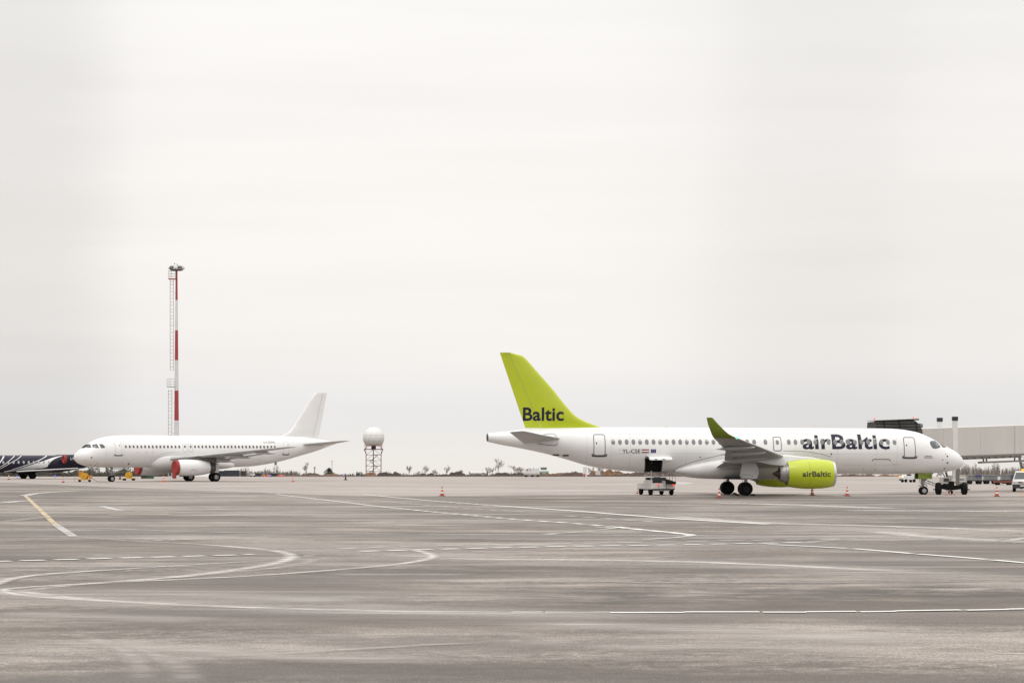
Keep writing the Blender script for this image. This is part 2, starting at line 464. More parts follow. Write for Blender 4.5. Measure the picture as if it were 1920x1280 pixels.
# markings: polylines in metres (x, y)
FPX = 4600.0
def G(px, py):
    d = FPX*CAM_H/(py-861.0); return Vector(((px-960)/FPX*d, d))
def smooth_line(pts, step=1.2):
    P = [Vector(p) for p in pts]; out_ = []
    for i in range(len(P)-1):
        p0 = P[max(i-1, 0)]; p1 = P[i]; p2 = P[i+1]; p3 = P[min(i+2, len(P)-1)]
        k = max(2, min(40, int((p2-p1).length/step)))
        for j in range(k):
            t = j/k
            out_.append(0.5*((2*p1)+(p2-p0)*t+(2*p0-5*p1+4*p2-p3)*t*t+(3*p1-p0-3*p2+p3)*t**3))
    out_.append(P[-1]); return out_
def strip(mb, pts, w, z, m=0, on=None, off=None, smooth=True):
    pts = smooth_line(pts) if smooth else [Vector(p) for p in pts]
    L_ = [0.0]
    for i in range(1, len(pts)): L_.append(L_[-1]+(pts[i]-pts[i-1]).length)
    def at(t):
        for i in range(1, len(pts)):
            if t <= L_[i] or i == len(pts)-1:
                u = (t-L_[i-1])/max(1e-6, L_[i]-L_[i-1]); return pts[i-1].lerp(pts[i], min(1, u)), (pts[i]-pts[i-1]).normalized()
    segs = []
    if on is None: segs = [(0, L_[-1])]
    else:
        t = 0
        while t < L_[-1]-0.05: segs.append((t, min(t+on, L_[-1]))); t += on+off
    for a0, b0 in segs:
        k = max(1, int((b0-a0)/1.2)) if on is None else 2
        o = len(mb.v); prev = None
        for i in range(k+1):
            p, d = at(a0+(b0-a0)*i/k)
            if prev is not None: d2 = (d+prev).normalized() if (d+prev).length > 1e-3 else d
            else: d2 = d
            prev = d; nrm = Vector((-d2.y, d2.x))*w/2
            mb.v += [(p.x+nrm.x, p.y+nrm.y, z), (p.x-nrm.x, p.y-nrm.y, z)]
            mb.uv += [(i/k, 0), (i/k, 1)]
        for i in range(k):
            mb.f.append((o+2*i, o+2*i+1, o+2*i+3, o+2*i+2)); mb.m.append(m)
PX = lambda *a: [G(x, y) for x, y in a]
br = MB()
BS = lambda pts, w, m: strip(br, pts, w, (0.0165 if m == 1 else 0.0105 if w > 2.9 else 0.0135) + 0.0003*(len(br.f) % 7), m)
BS(PX((-60, 1100), (60, 1118), (230, 1129), (480, 1141), (700, 1147), (960, 1151), (1300, 1153)), 2.4, 0)
BS(PX((-20, 1102), (140, 1122), (300, 1133), (560, 1143), (760, 1147.5), (1100, 1149.5)), 0.7, 1)
BS(PX((-40, 1108), (120, 1097), (320, 1083), (470, 1065), (530, 1053), (548, 1044), (538, 1037), (490, 1030), (380, 1021), (270, 1015)), 0.75, 1)
BS(PX((150, 1090), (420, 1074), (560, 1059), (584, 1048), (566, 1039), (530, 1034)), 0.7, 0)
BS(PX((-30, 1096), (60, 1080), (300, 1063), (450, 1054), (525, 1048)), 0.35, 1)
BS(PX((-30, 1120), (150, 1096), (420, 1083), (600, 1071), (740, 1059), (800, 1049), (812, 1043), (796, 1036), (760, 1029), (690, 1023)), 0.6, 1)
BS(PX((490, 1029), (600, 1034), (720, 1039), (810, 1044), (920, 1049), (1100, 1050), (1300, 1054), (1500, 1062), (1700, 1073), (1990, 1088)), 2.6, 0)
BS(PX((820, 1046), (920, 1049), (1100, 1050), (1300, 1054), (1500, 1062), (1750, 1075)), 1.2, 1)
BS(PX((800, 1046), (900, 1049), (1040, 1050), (1200, 1051)), 0.6, 1)
BS(PX((100, 986), (250, 993), (420, 998), (640, 1000), (900, 1002), (1280, 1004), (1920, 1010)), 0.5, 1)
BS(PX((135, 1006), (200, 1011), (300, 1017), (420, 1021)), 0.6, 0)
BS(PX((0, 1004), (300, 1004), (640, 1001), (1000, 1003), (1300, 1005), (1700, 1007), (1920, 1006)), 0.9, 0)
BS(PX((1240, 966), (1330, 974), (1440, 981), (1600, 985), (1760, 990), (1960, 998)), 2.6, 1)
BS(PX((1560, 957), (1700, 957.5), (1960, 959)), 4.0, 1)
BS(PX((1240, 943), (1400, 944), (1560, 949), (1700, 955)), 4.0, 1)
BS(PX((1640, 995), (1720, 1004), (1830, 1012), (1960, 1016)), 2.4, 1)
BS(PX((1480, 1022), (1600, 1009), (1760, 1010), (1890, 1012)), 1.1, 0)
BS(PX((1890, 1016), (1905, 1011), (1935, 1007)), 0.9, 1)
BS(PX((1905, 1018), (1960, 1013)), 0.9, 1)
BS(PX((200, 1204), (280, 1224), (335, 1250), (356, 1284)), 0.7, 0)
BS(PX((130, 1190), (215, 1212), (258, 1240), (268, 1284)), 0.6, 0)
BS(PX((340, 1234), (540, 1226), (760, 1212), (960, 1202)), 0.6, 0)
BS(PX((20, 1026), (100, 1024), (210, 1025)), 1.4, 0)
BS(PX((0, 938), (40, 940), (70, 936)), 2.5, 0)
BS(PX((0, 978), (50, 973), (90, 968)), 1.2, 0)
for (x0, x1, y) in [(0, 640, 915), (640, 1200, 906), (900, 1300, 915), (1300, 1700, 910), (150, 520, 925), (300, 900, 985), (20, 420, 958), (600, 900, 976), (100, 330, 948), (0, 260, 968), (640, 1280, 899), (60, 700, 1045), (0, 400, 1062), (200, 900, 1012),
                    (1300, 1900, 972), (1000, 1400, 1030), (1500, 1920, 1035), (600, 900, 1078), (1100, 1700, 1092), (1000, 1700, 945), (1300, 1920, 966), (1400, 1920, 1000), (300, 800, 966), (500, 1000, 1040), (860, 1300, 1012)]:
    BS(PX((x0, y), ((x0*2+x1)/3, y+random.uniform(-1, 1)), ((x0+2*x1)/3, y+random.uniform(-1, 1.5)), (x1, y+random.uniform(-.5, 1.5))), random.uniform(1.6, 4.0) if y < 1000 else random.uniform(1.0, 2.0), 0)
strip(br, PX((820, 1116), (2050, 1110)), 15.0, 0.0098, 2, smooth=False)
BS(PX((-60, 1098), (60, 1116), (230, 1127), (480, 1138), (760, 1146), (1100, 1156), (1400, 1160)), 5.5, 0)
BS(PX((100, 1108), (300, 1112), (520, 1122), (700, 1130)), 4.0, 0)
BS(PX((640, 1030), (800, 1040), (1000, 1049), (1300, 1056), (1600, 1070), (1980, 1090)), 7.0, 0)
BS(PX((1240, 962), (1340, 966), (1450, 968)), 12.0, 0)
BS(PX((1440, 982), (1700, 996), (1980, 1008)), 9.0, 0)
BS(PX((1500, 1012), (1750, 1010), (1980, 1018)), 7.0, 0)
BS(PX((900, 1168), (1200, 1176), (1500, 1192), (1800, 1208)), 3.0, 0)
BS(PX((1100, 1220), (1400, 1214), (1700, 1226)), 2.0, 0)
BS(PX((-40, 1212), (180, 1206), (400, 1222), (600, 1236), (900, 1238)), 2.2, 0)
BS(PX((-40, 1150), (200, 1158), (420, 1166)), 2.5, 0)
BS(PX((440, 1016), (560, 1030), (640, 1037), (760, 1040)), 5.0, 0)
BS(PX((520, 1142), (300, 1133), (150, 1125), (40, 1116), (3, 1109), (20, 1103), (160, 1095), (330, 1083), (470, 1070)), 0.55, 1)
BS(PX((300, 1064), (120, 1074), (40, 1082), (2, 1092), (-30, 1102), (-120, 1110)), 0.5, 1)
BS(PX((-200, 1100), (-20, 1112), (180, 1127), (420, 1136)), 0.6, 1)
structure(br.build('tyre_tracks', ['brine_soft', 'brine_line', 'repair_dark'], smooth=False, fix=False))
pm = MB(); Z = 0.020
W = lambda pts, w, m, on=None, off=None: strip(pm, pts, w, Z + 0.0003*(len(pm.f) % 9), m, on, off)
for q0, q1, dy in ((960, 1018, 0), (1022, 1144, .3), (1144, 1283, .9), (1283, 1424, -.2), (1430, 1512, .4), (1512, 1606, -.3), (1612, 1680, .5), (1680, 1803, -.5), (1810, 1890, .2), (1890, 1960, -.6)):
    fy = lambda x: 1148.3+dy-(max(0, x-1500)/460)**1.5*6.2
    W(PX((q0, fy(q0)), (q1, fy(q1))), 0.27, 0 if q0 > 1100 else 1)
W(PX((480, 1139.5), (700, 1145.5), (960, 1148)), 0.12, 1)
W(PX((-25, 1053.5), (475, 1040)), 0.42, 0, 0.72, 0.31)
W(PX((675, 1034), (1000, 1026), (1280, 1021.5), (1520, 1017)), 0.45, 0, 0.66, 0.34)
W(PX((640, 1029), (740, 1025), (1000, 1020.5), (1280, 1015.5), (1600, 1010)), 0.45, 1, 0.9, 0.45)
W(PX((520, 927), (640, 941), (720, 950.5), (850, 963), (960, 973), (1070, 981), (1148, 987)), 0.42, 0, 1.45, 0.85)
W(PX((1115, 987.5), (1152, 990)), 0.4, 1)
W(PX((1150, 990), (1118, 995), (1060, 999.5), (1010, 1003)), 0.4, 1, 1.2, 0.8)
W(PX((680, 927), (800, 938), (930, 948)), 0.42, 0, 1.7, 0.7)
W(PX((930, 948), (1070, 957.5), (1180, 966), (1280, 973.5), (1440, 983)), 0.45, 0)
W(PX((700, 938), (830, 949.5), (1000, 961)), 0.4, 1, 1.5, 1.0)
W(PX((1060, 967), (1250, 980)), 0.4, 1, 1.6, 1.2)
W(PX((1155, 988), (1200, 993), (1280, 1001), (1296, 1004)), 0.45, 0, 2.2, 0.4)
W(PX((1298, 1004), (1270, 1008), (1200, 1012)), 0.3, 1)
W(PX((1440, 1021), (1600, 1029), (1700, 1037.5), (1800, 1045), (1950, 1058)), 0.30, 0, 4.2, 0.35)
W(PX((1860, 1225), (1950, 1229)), 0.08, 1)
W(PX((47, 929), (105, 985)), 0.27, 2)
W(PX((104, 984), (138, 1006)), 0.34, 1)
W(PX((47, 929), (62, 926), (90, 923), (146, 920)), 0.9, 1)
W(PX((203, 965.5), (260, 965), (318, 964.5)), 0.85, 3)
W(PX((118, 947.5), (242, 946)), 1.1, 1)
W(PX((190, 949), (225, 957)), 0.5, 1)
W(PX((0, 943), (45, 939)), 0.9, 1)
W(PX((290, 1014), (362, 1011)), 0.16, 0, 0.4, 0.35)
W(PX((1908, 925), (1950, 925)), 2.2, 4); W(PX((1915, 930), (1960, 930)), 1.8, 4)  # two orange strips on the ground below the van
W(PX((1255, 903), (1285, 905), (1268, 908), (1250, 908)), 2.0, 1)
structure(pm.build('apron_markings', ['line_white', 'line_worn', 'line_yellow', 'line_cream', 'strip_orange'], smooth=False, fix=False))
# ------------------------------------------------------------------ aircraft toolkit (local axes: -x aft, y left, z up; s = metres aft of the nose)
def pchip(xs, ys):
    xs = np.array(xs, float); ys = np.array(ys, float)
    h = np.diff(xs); d = np.diff(ys)/h; m = np.zeros_like(ys)
    for i in range(1, len(xs)-1):
        if d[i-1]*d[i] > 0:
            w1 = 2*h[i]+h[i-1]; w2 = h[i]+2*h[i-1]; m[i] = (w1+w2)/(w1/d[i-1]+w2/d[i])
    m[0] = d[0]; m[-1] = d[-1]
    def f(x):
        x = min(max(x, xs[0]), xs[-1]); i = min(int(np.searchsorted(xs, x, 'right'))-1, len(xs)-2); i = max(i, 0)
        t = (x-xs[i])/h[i]
        return float(ys[i]*(2*t**3-3*t**2+1)+h[i]*m[i]*(t**3-2*t**2+t)+ys[i+1]*(-2*t**3+3*t**2)+h[i]*m[i+1]*(t**3-t**2))
    return f

class Hull:
    def __init__(s, top, bot, wid, x0):
        s.t = pchip(*zip(*top)); s.b = pchip(*zip(*bot)); s.w = pchip(*zip(*wid)); s.x0 = x0
        s.s1 = top[-1][0]
    def ring(s, S, n=56):
        zt, zb, w = s.t(S), s.b(S), s.w(S); zc = (zt+zb)/2; h = max(.004, (zt-zb)/2)
        return [(s.x0-S, max(.004, w)*math.cos(2*math.pi*j/n), zc+h*math.sin(2*math.pi*j/n)) for j in range(n)]
    def side(s, S, z, sg, off=0.006):
        zt, zb, w = s.t(S), s.b(S), s.w(S); zc = (zt+zb)/2; h = max(.01, (zt-zb)/2)
        q = max(-0.995, min(0.995, (z-zc)/h)); y = w*math.sqrt(1-q*q)
        ny, nz = y/(w*w), (z-zc)/(h*h); k = math.hypot(ny, nz)
        return (s.x0-S, sg*(y+off*ny/k), z+off*nz/k)
    def mesh(s):
        S = sorted(set([0, .004, .015, .04, .08, .14, .22, .32, .44, .6, .8, 1.0] + list(np.arange(1.25, 7, .3)) + list(np.arange(7, s.s1-14, .75)) + list(np.arange(s.s1-14, s.s1, .4)) + [s.s1]))
        return MB().loft([s.ring(x) for x in S], 0)

def rrect(s0, s1, z0, z1, r, n=5):
    out_ = []
    for cx, cz, a0 in ((s1-r, z1-r, 0), (s0+r, z1-r, 90), (s0+r, z0+r, 180), (s1-r, z0+r, 270)):
        for i in range(n+1):
            t = R(a0+90*i/n); out_.append((cx+r*math.cos(t), cz+r*math.sin(t)))
    return out_
def dens(P, step=0.14):
    o = []
    for i in range(len(P)):
        a0, b0 = P[i], P[(i+1) % len(P)]; k = max(1, int(math.hypot(b0[0]-a0[0], b0[1]-a0[1])/step))
        for j in range(k): o.append((a0[0]+(b0[0]-a0[0])*j/k, a0[1]+(b0[1]-a0[1])*j/k))
    return o
def patch(mb, P, fn, m=0, rings=4):
    P = dens(P); n = len(P); cx = sum(p[0] for p in P)/n; cz = sum(p[1] for p in P)/n
    o = len(mb.v)
    for k in range(rings):
        q = 1-k/rings
        mb.v += [fn(cx+(p[0]-cx)*q, cz+(p[1]-cz)*q) for p in P]
    mb.v.append(fn(cx, cz)); c = len(mb.v)-1
    for k in range(rings-1):
        for j in range(n):
            i2 = (j+1) % n
            mb.f.append((o+k*n+j, o+k*n+i2, o+(k+1)*n+i2, o+(k+1)*n+j)); mb.m.append(m)
    for j in range(n):
        mb.f.append((o+(rings-1)*n+j, o+(rings-1)*n+(j+1) % n, c)); mb.m.append(m)
def ringstrip(mb, P, w, fn, m=0, closed=True):
    P = dens(P) if closed else [p for i in range(len(P)-1) for p in [(P[i][0]+(P[i+1][0]-P[i][0])*t/6, P[i][1]+(P[i+1][1]-P[i][1])*t/6) for t in range(6)]] + [P[-1]]
    n = len(P); o = len(mb.v)
    for i in range(n):
        a0 = P[i-1] if (closed or i) else P[0]; b0 = P[(i+1) % n] if (closed or i < n-1) else P[-1]
        dx, dz = b0[0]-a0[0], b0[1]-a0[1]; k = math.hypot(dx, dz) or 1
        nx_, nz_ = -dz/k*w/2, dx/k*w/2
        mb.v += [fn(P[i][0]+nx_, P[i][1]+nz_), fn(P[i][0]-nx_, P[i][1]-nz_)]
    for i in range(n if closed else n-1):
        j = (i+1) % n
        mb.f.append((o+2*i, o+2*i+1, o+2*j+1, o+2*j)); mb.m.append(m)

def glyphs(text, bold=0.0, cut=0.09):
    cu = bpy.data.curves.new('lettering', 'FONT'); cu.body = text; cu.size = 1.0; cu.offset = bold; cu.resolution_u = 4; cu.space_character = 1.02
    ob = bpy.data.objects.new('lettering', cu); COL.objects.link(ob)
    dg = bpy.context.evaluated_depsgraph_get(); dg.update()
    me = bpy.data.meshes.new_from_object(ob.evaluated_get(dg))
    bpy.data.objects.remove(ob); bpy.data.curves.remove(cu)
    bm = bmesh.new(); bm.from_mesh(me); bpy.data.meshes.remove(me)
    ysv = [v.co.y for v in bm.verts]; y = min(ysv)
    while y < max(ysv):
        bmesh.ops.bisect_plane(bm, geom=bm.verts[:]+bm.edges[:]+bm.faces[:], plane_co=(0, y, 0), plane_no=(0, 1, 0)); y += cut
    bm.verts.ensure_lookup_table()
    V = [(v.co.x, v.co.y) for v in bm.verts]; F_ = [tuple(v.index for v in f.verts) for f in bm.faces]
    bm.free()
    # round dots over the i become square, as in the painted lettering
    par = list(range(len(V)))
    def root(i):
        while par[i] != i: par[i] = par[par[i]]; i = par[i]
        return i
    for f in F_:
        for i in f[1:]: par[root(i)] = root(f[0])
    grp = {}
    for i in range(len(V)): grp.setdefault(root(i), []).append(i)
    dots = []
    for r_, idx in grp.items():
        if min(V[i][1] for i in idx) > .5 and len(text) > 3 and '-' not in text:
            xa, xb = min(V[i][0] for i in idx), max(V[i][0] for i in idx); ya, yb = min(V[i][1] for i in idx), max(V[i][1] for i in idx)
            keep = set(idx); F_ = [f for f in F_ if f[0] not in keep]
            for d in dots:
                if abs((d[0]+d[1])-(xa+xb)) < .3: d[:] = [min(d[0], xa), max(d[1], xb), min(d[2], ya), max(d[3], yb)]; break
            else: dots.append([xa, xb, ya, yb])
    for xa, xb, ya, yb in dots:
        ym = (ya+yb)/2; q = .012; o = len(V)
        V += [(xa+q, ya), (xb-q, ya), (xb-q, ym), (xb-q, yb), (xa+q, yb), (xa+q, ym)]; F_ += [(o, o+1, o+2, o+5), (o+5, o+2, o+3, o+4)]
    x0 = min(v[0] for v in V); x1 = max(v[0] for v in V)
    return [((v[0]-x0)/(x1-x0), v[1]) for v in V], F_
CAP = 0.729
def letter(parent, text, s0, s1, zb, cap, fn, mat, bold=0.012, name='lettering', slope=0.0):
    V, F_ = glyphs(text, bold, 0.11 if cap > .5 else 0.5)
    k = cap/CAP
    mb = MB(); mb.add([fn(s0+(s1-s0)*u, zb+v*k+slope*u) for u, v in V], F_)
    return mb.build(name, mat, parent, smooth=False, fix=False)

AIRF = [(0, 0), (.0125, .19), (.03, .29), (.06, .385), (.12, .475), (.2, .52), (.32, .52), (.45, .455), (.6, .35), (.75, .225), (.88, .11), (1, .012)]
def section(le, chord, thick, twist=0.0, cant=0.0, sg=1):
    """closed aerofoil ring; le = (x, y, z) local; cant tilts the thickness direction (winglets)"""
    tw = R(twist); up = []
    pts = [(c, t) for c, t in AIRF] + [(c, -t*0.62) for c, t in AIRF[-2:0:-1]]
    for c, t in pts:
        cx = c*chord; cz = t*thick*chord
        x = -(cx*math.cos(tw)+cz*math.sin(tw)*0.0); z = -cx*math.sin(tw)+cz
        up.append((le[0]+x, sg*(le[1]-z*math.sin(cant)), le[2]+z*math.cos(cant)))
    return up
def wing(name, stations, x0, sg, mat, parent):
    rings = [section((x0-st[1], st[0], st[2]), st[3], st[4], st[5] if len(st) > 5 else 0, R(st[6]) if len(st) > 6 else 0, sg) for st in stations]
    return MB().loft(rings, 0).build(name, mat, parent, angle=50)
def canoe(name, s0, s1, y, z0, z1, w, h, x0, sg, mat, parent):
    rings = []
    for i in range(13):
        t = i/12; q = max(.02, math.sin(math.pi*min(1, t*0.92+0.04))**0.62) if t < .6 else max(.02, (1-((t-.6)/.4)**1.8)*0.985)
        S = s0+(s1-s0)*t; z = z0+(z1-z0)*t
        rings.append([(x0-S, sg*y+w*q*math.cos(2*math.pi*j/12), z+h*q*math.sin(2*math.pi*j/12)) for j in range(12)])
    return MB().loft(rings, 0).build(name, mat, parent)
def wheel(parent, x, y, r, w, name='wheel', rim='rim_metal'):
    t = MB(); hw = w/2
    t.lathe([(-hw*.55, r*.55), (-hw*.95, r*.66), (-hw, r*.82), (-hw*.8, r*.95), (-hw*.35, r), (hw*.35, r), (hw*.8, r*.95), (hw, r*.82), (hw*.95, r*.66), (hw*.55, r*.55)], (x, y, r), 'y', 32)
    o = t.build(name, 'tyre_rubber', parent)
    q = MB()
    for sgn in (-1, 1):
        q.lathe([(sgn*hw*.50, r*.56), (sgn*hw*.86, r*.53), (sgn*hw*.80, r*.46), (sgn*hw*.45, r*.40), (sgn*hw*.5, r*.2), (sgn*hw*.78, r*.16), (sgn*hw*.80, .01)], (x, y, r), 'y', 20)
    q.build('rim', rim, o)
    return o
def gear(parent, name, S, y, r, tw, gap, ztop, x0, rake=0.0, rim='rim_metal'):
    x = x0-S
    m = MB()
    m.tube([(x+rake, y, ztop), (x+rake*.3, y, r+.55), (x, y, r)], [.15, .13, .10], 12)
    m.tube([(x, y-gap/2-tw*.3, r), (x, y+gap/2+tw*.3, r)], .07, 10)
    m.tube([(x+rake*.3+.05, y, r+.6), (x+.32, y, r+.42), (x+.05, y, r+.1)], .04, 6)
    m.tube([(x+rake, y, ztop-.1), (x-.55, y*.92, ztop+.15)], .05, 6)
    m.tube([(x-.12, y+.14, r+.1), (x-.16, y+.16, r+.7), (x-.05, y+.1, ztop)], .018, 5)
    st = m.build(name, 'strut_metal', parent)
    wheel(st, x, y-gap/2, r, tw, rim=rim); wheel(st, x, y+gap/2, r, tw, rim=rim)
    return st
def door(parent, hull, sg, s0, s1, z0, z1, off=0.012, sill=True, handle=None, faint=False, r=.16, name='door'):
    fn = lambda S, z: hull.side(S, z, sg, off)
    m = MB(); patch(m, rrect(s0, s1, z0, z1, r), fn, rings=5); d = m.build(name, 'white_paint', parent, angle=60, fix=False)
    m = MB(); ringstrip(m, rrect(s0, s1, z0, z1, r), .035 if faint else .065, lambda S, z: hull.side(S, z, sg, off+.004)); m.build('door_frame', 'seam_faint' if faint else 'seam_grey', d, smooth=False, fix=False)
    if sill:
        m = MB(); ringstrip(m, [(s0-.12, z0+.1), (s0-.08, z0-.03), (s0+.05, z0-.06), ((s0+s1)/2, z0-.06), (s1-.05, z0-.06), (s1+.08, z0-.03), (s1+.12, z0+.1)], .13, lambda S, z: hull.side(S, z, sg, off+.008), closed=False)
        m.build('door_sill', 'sill_grey', d, smooth=False, fix=False)
    if handle:
        m = MB(); patch(m, rrect(handle[0]-.045, handle[0]+.045, handle[1]-.085, handle[1]+.085, .03), lambda S, z: hull.side(S, z, sg, off+.008), rings=1); m.build('handle', 'sill_grey', d, smooth=False, fix=False)
    return d
def window(parent, hull, sg, S, z, w, h, k, dark=False, pane=None):
    m = MB()
    fr = [(S+(w/2+.012)*math.cos(t), z+(h/2+.012)*math.sin(t)) for t in [2*math.pi*i/18 for i in range(18)]]
    pa = [(S+w/2*math.cos(t), z+h/2*math.sin(t)) for t in [2*math.pi*i/18 for i in range(18)]]
    if not dark:
        patch(m, fr, lambda a0, b0: hull.side(a0, b0, sg, .012), 1, 1)
        pa = [(p[0]-.012*sg*-1, p[1]-.012) for p in pa]
    patch(m, pa, lambda a0, b0: hull.side(a0, b0, sg, .018), 0, 2)
    bl = {0: .0, 1: .55, 2: .0, 3: .0, 4: .35, 5: .0, 6: .45}[k % 7] if not dark else 0
    if bl:
        q = [p for p in pa if p[1] > z+h/2-h*bl*0.8]
        if len(q) > 3: patch(m, q, lambda a0, b0: hull.side(a0, b0, sg, .022), 2, 1)
    return m.build('window', [pane or ('pane_dark' if dark else 'pane_grey'), 'pane_rim', 'pane_blind'], parent, smooth=False, fix=False)
def blip(mb, hull, sg, S, z, rad, m=0):
    patch(mb, [(S+rad*math.cos(R(45*i)), z+rad*math.sin(R(45*i))) for i in range(8)], lambda a0, b0: hull.side(a0, b0, sg, .014), m, 1)
def cut(obj, cutter):
    md = obj.modifiers.new('cut', 'BOOLEAN'); md.operation = 'DIFFERENCE'; md.object = cutter; md.solver = 'EXACT'; md.material_mode = 'TRANSFER'
    dg = bpy.context.evaluated_depsgraph_get(); dg.update()
    me = bpy.data.meshes.new_from_object(obj.evaluated_get(dg))
    obj.modifiers.clear(); old = obj.data; obj.data = me; me.name = old.name; bpy.data.meshes.remove(old)
    cm = cutter.data; bpy.data.objects.remove(cutter); bpy.data.meshes.remove(cm)
    me.set_sharp_from_angle(angle=R(35))

# ================================================================== green-tailed airliner (nose to the right, seen from its right side)
x0 = 18.7
ANG = R(7)
rootA = thing('airliner', 'white airliner with lime green tail and engines, dark airBaltic lettering along its side', 'airliner',
              (36.517-18.7*math.cos(ANG), 198.391-18.7*math.sin(ANG), 0), ANG, 'airliners parked on the apron')
topA = [(0, 2.56), (.04, 2.72), (.12, 2.9), (.24, 3.08), (.63, 3.44), (1.34, 3.83), (2.21, 4.28), (2.99, 4.68), (3.77, 5.0), (4.55, 5.17), (5.35, 5.28), (6.9, 5.34), (10, 5.35), (22, 5.38), (26.5, 5.40), (30, 5.39), (33.5, 5.34), (35.8, 5.24), (36.75, 5.10), (38.7, 4.92)]
botA = [(0, 2.54), (.04, 2.43), (.12, 2.32), (.4, 2.11), (1.03, 1.92), (2.21, 1.76), (3.38, 1.68), (5.35, 1.65), (10, 1.66), (24, 1.72), (26.27, 1.81), (28.55, 1.99), (29.68, 2.13), (30.82, 2.36), (32.45, 2.84), (34.16, 3.30), (35.9, 3.68), (37.61, 3.99), (38.7, 4.22)]
widA = [(0, .01), (.04, .16), (.12, .3), (.24, .46), (.63, .78), (1.34, 1.10), (2.21, 1.36), (2.99, 1.51), (3.77, 1.61), (4.55, 1.68), (5.35, 1.725), (6.9, 1.75), (25, 1.75), (28, 1.71), (30.8, 1.5), (34.2, .98), (36, .70), (38.7, .33)]
HA = Hull(topA, botA, widA, x0)
fusA = HA.mesh().build('fuselage', ['white_paint'], rootA, angle=40)
SG = -1
sideA = lambda off=.006: (lambda S, z: HA.side(S, z, SG, off))
# the open hold is really cut out of the hull
cb = MB(); cb.loft([[(x0-S, -2.4, z) for S, z in [(26.40, 2.92), (25.06, 2.86), (24.98, 1.90), (26.26, 1.88)]], [(x0-S, -.35, z) for S, z in [(26.40, 2.92), (25.06, 2.86), (24.98, 1.90), (26.26, 1.88)]]])
cbo = cb.build('hold', 'hole_dark', None, smooth=False)
cbo.parent = rootA
bpy.context.view_layer.update()
cut(fusA, cbo)
m = MB()
ringstrip(m, [(26.42, 2.94), (25.04, 2.88), (24.96, 1.88), (26.28, 1.86)], .06, sideA(.012)); hf = m.build('hold_frame', 'sill_grey', rootA, smooth=False, fix=False)
# raised hold door: hinged along the top edge, lifted out towards us
m = MB(); rings = []
prof = [(1.60, 3.00), (2.02, 3.07), (2.46, 3.02), (2.72, 2.90), (2.76, 2.80), (2.70, 2.78), (2.40, 2.88), (2.0, 2.93), (1.62, 2.90)]
for S in (26.22, 26.12, 24.55, 24.42): 
    q = .93 if S in (26.22, 24.42) else 1
    rings.append([(x0-S, -(1.6+(y-1.6)*q), 2.93+(z-2.93)*q) for y, z in prof])
hd = m.loft(rings).build('hold_door', 'white_paint', rootA, angle=40)
m = MB(); m.tube([(x0-26.2, -1.62, 2.95), (x0-26.35, -1.9, 3.02), (x0-26.3, -2.1, 2.98)], .09, 8); m.bar((x0-25.9, -1.5, 2.5), (x0-25.9, -2.2, 2.95), .06); m.build('hinge_arm', 'dark_metal', hd)
for S in (25.75, 25.12):
    m = MB(); m.box((x0-S, -2.735, 2.865), (.17, .06, .06)); m.build('latch', 'sill_grey', hd, smooth=False)
# windows
k = 0
for i in range(20):
    window(rootA, HA, SG, 28.96-.5356*i, 4.22, .285, .40, i*3+1)
for S in (18.20, 17.64, 16.73): window(rootA, HA, SG, S, 4.22, .285, .40, int(S*10) % 3*0+0)
for i in range(17): window(rootA, HA, SG, 14.83-.5394*i, 4.22, .285, .40, [0, 2, 3, 0, 4, 0][i % 6])
# doors
door(rootA, HA, SG, 29.60, 30.48, 3.17, 4.80, handle=(30.28, 4.12))
door(rootA, HA, SG, 4.50, 5.42, 3.02, 4.60, handle=(5.22, 3.98))
ex = door(rootA, HA, SG, 15.46, 16.08, 3.53, 4.62, sill=False, name='overwing_exit', r=.13)
window(ex, HA, SG, 15.77, 4.20, .26, .36, 0).location = (0, -.006, 0)
# cockpit glazing
m = MB(); patch(m, [(3.13, 4.27), (2.95, 4.335), (2.55, 4.335), (2.40, 4.22), (2.22, 3.84), (2.45, 3.76), (2.72, 3.70), (2.95, 3.73), (3.08, 3.86), (3.16, 4.08)], sideA(.014), 0, 5)
w_ = m.build('cockpit_window', 'cockpit_glass', rootA, angle=60, fix=False)
m = MB(); patch(m, [(2.62, 4.22), (2.45, 4.18), (2.36, 4.0), (2.42, 3.88), (2.58, 3.90), (2.66, 4.05)], sideA(.019), 0, 2); m.build('side_screen', 'pane_grey', w_, angle=60, fix=False)
m = MB(); patch(m, [(2.34, 4.30), (2.16, 4.22), (1.62, 3.93), (1.66, 3.80), (2.02, 3.80)], sideA(.014), 0, 5); m.build('cockpit_window', 'cockpit_glass', rootA, angle=60, fix=False)
m = MB(); patch(m, [(2.34, 4.30), (2.16, 4.22), (1.62, 3.93), (1.66, 3.80), (2.02, 3.80)], lambda S, z: HA.side(S, z, 1, .014), 0, 5); m.build('cockpit_window', 'cockpit_glass', rootA, angle=60, fix=False)
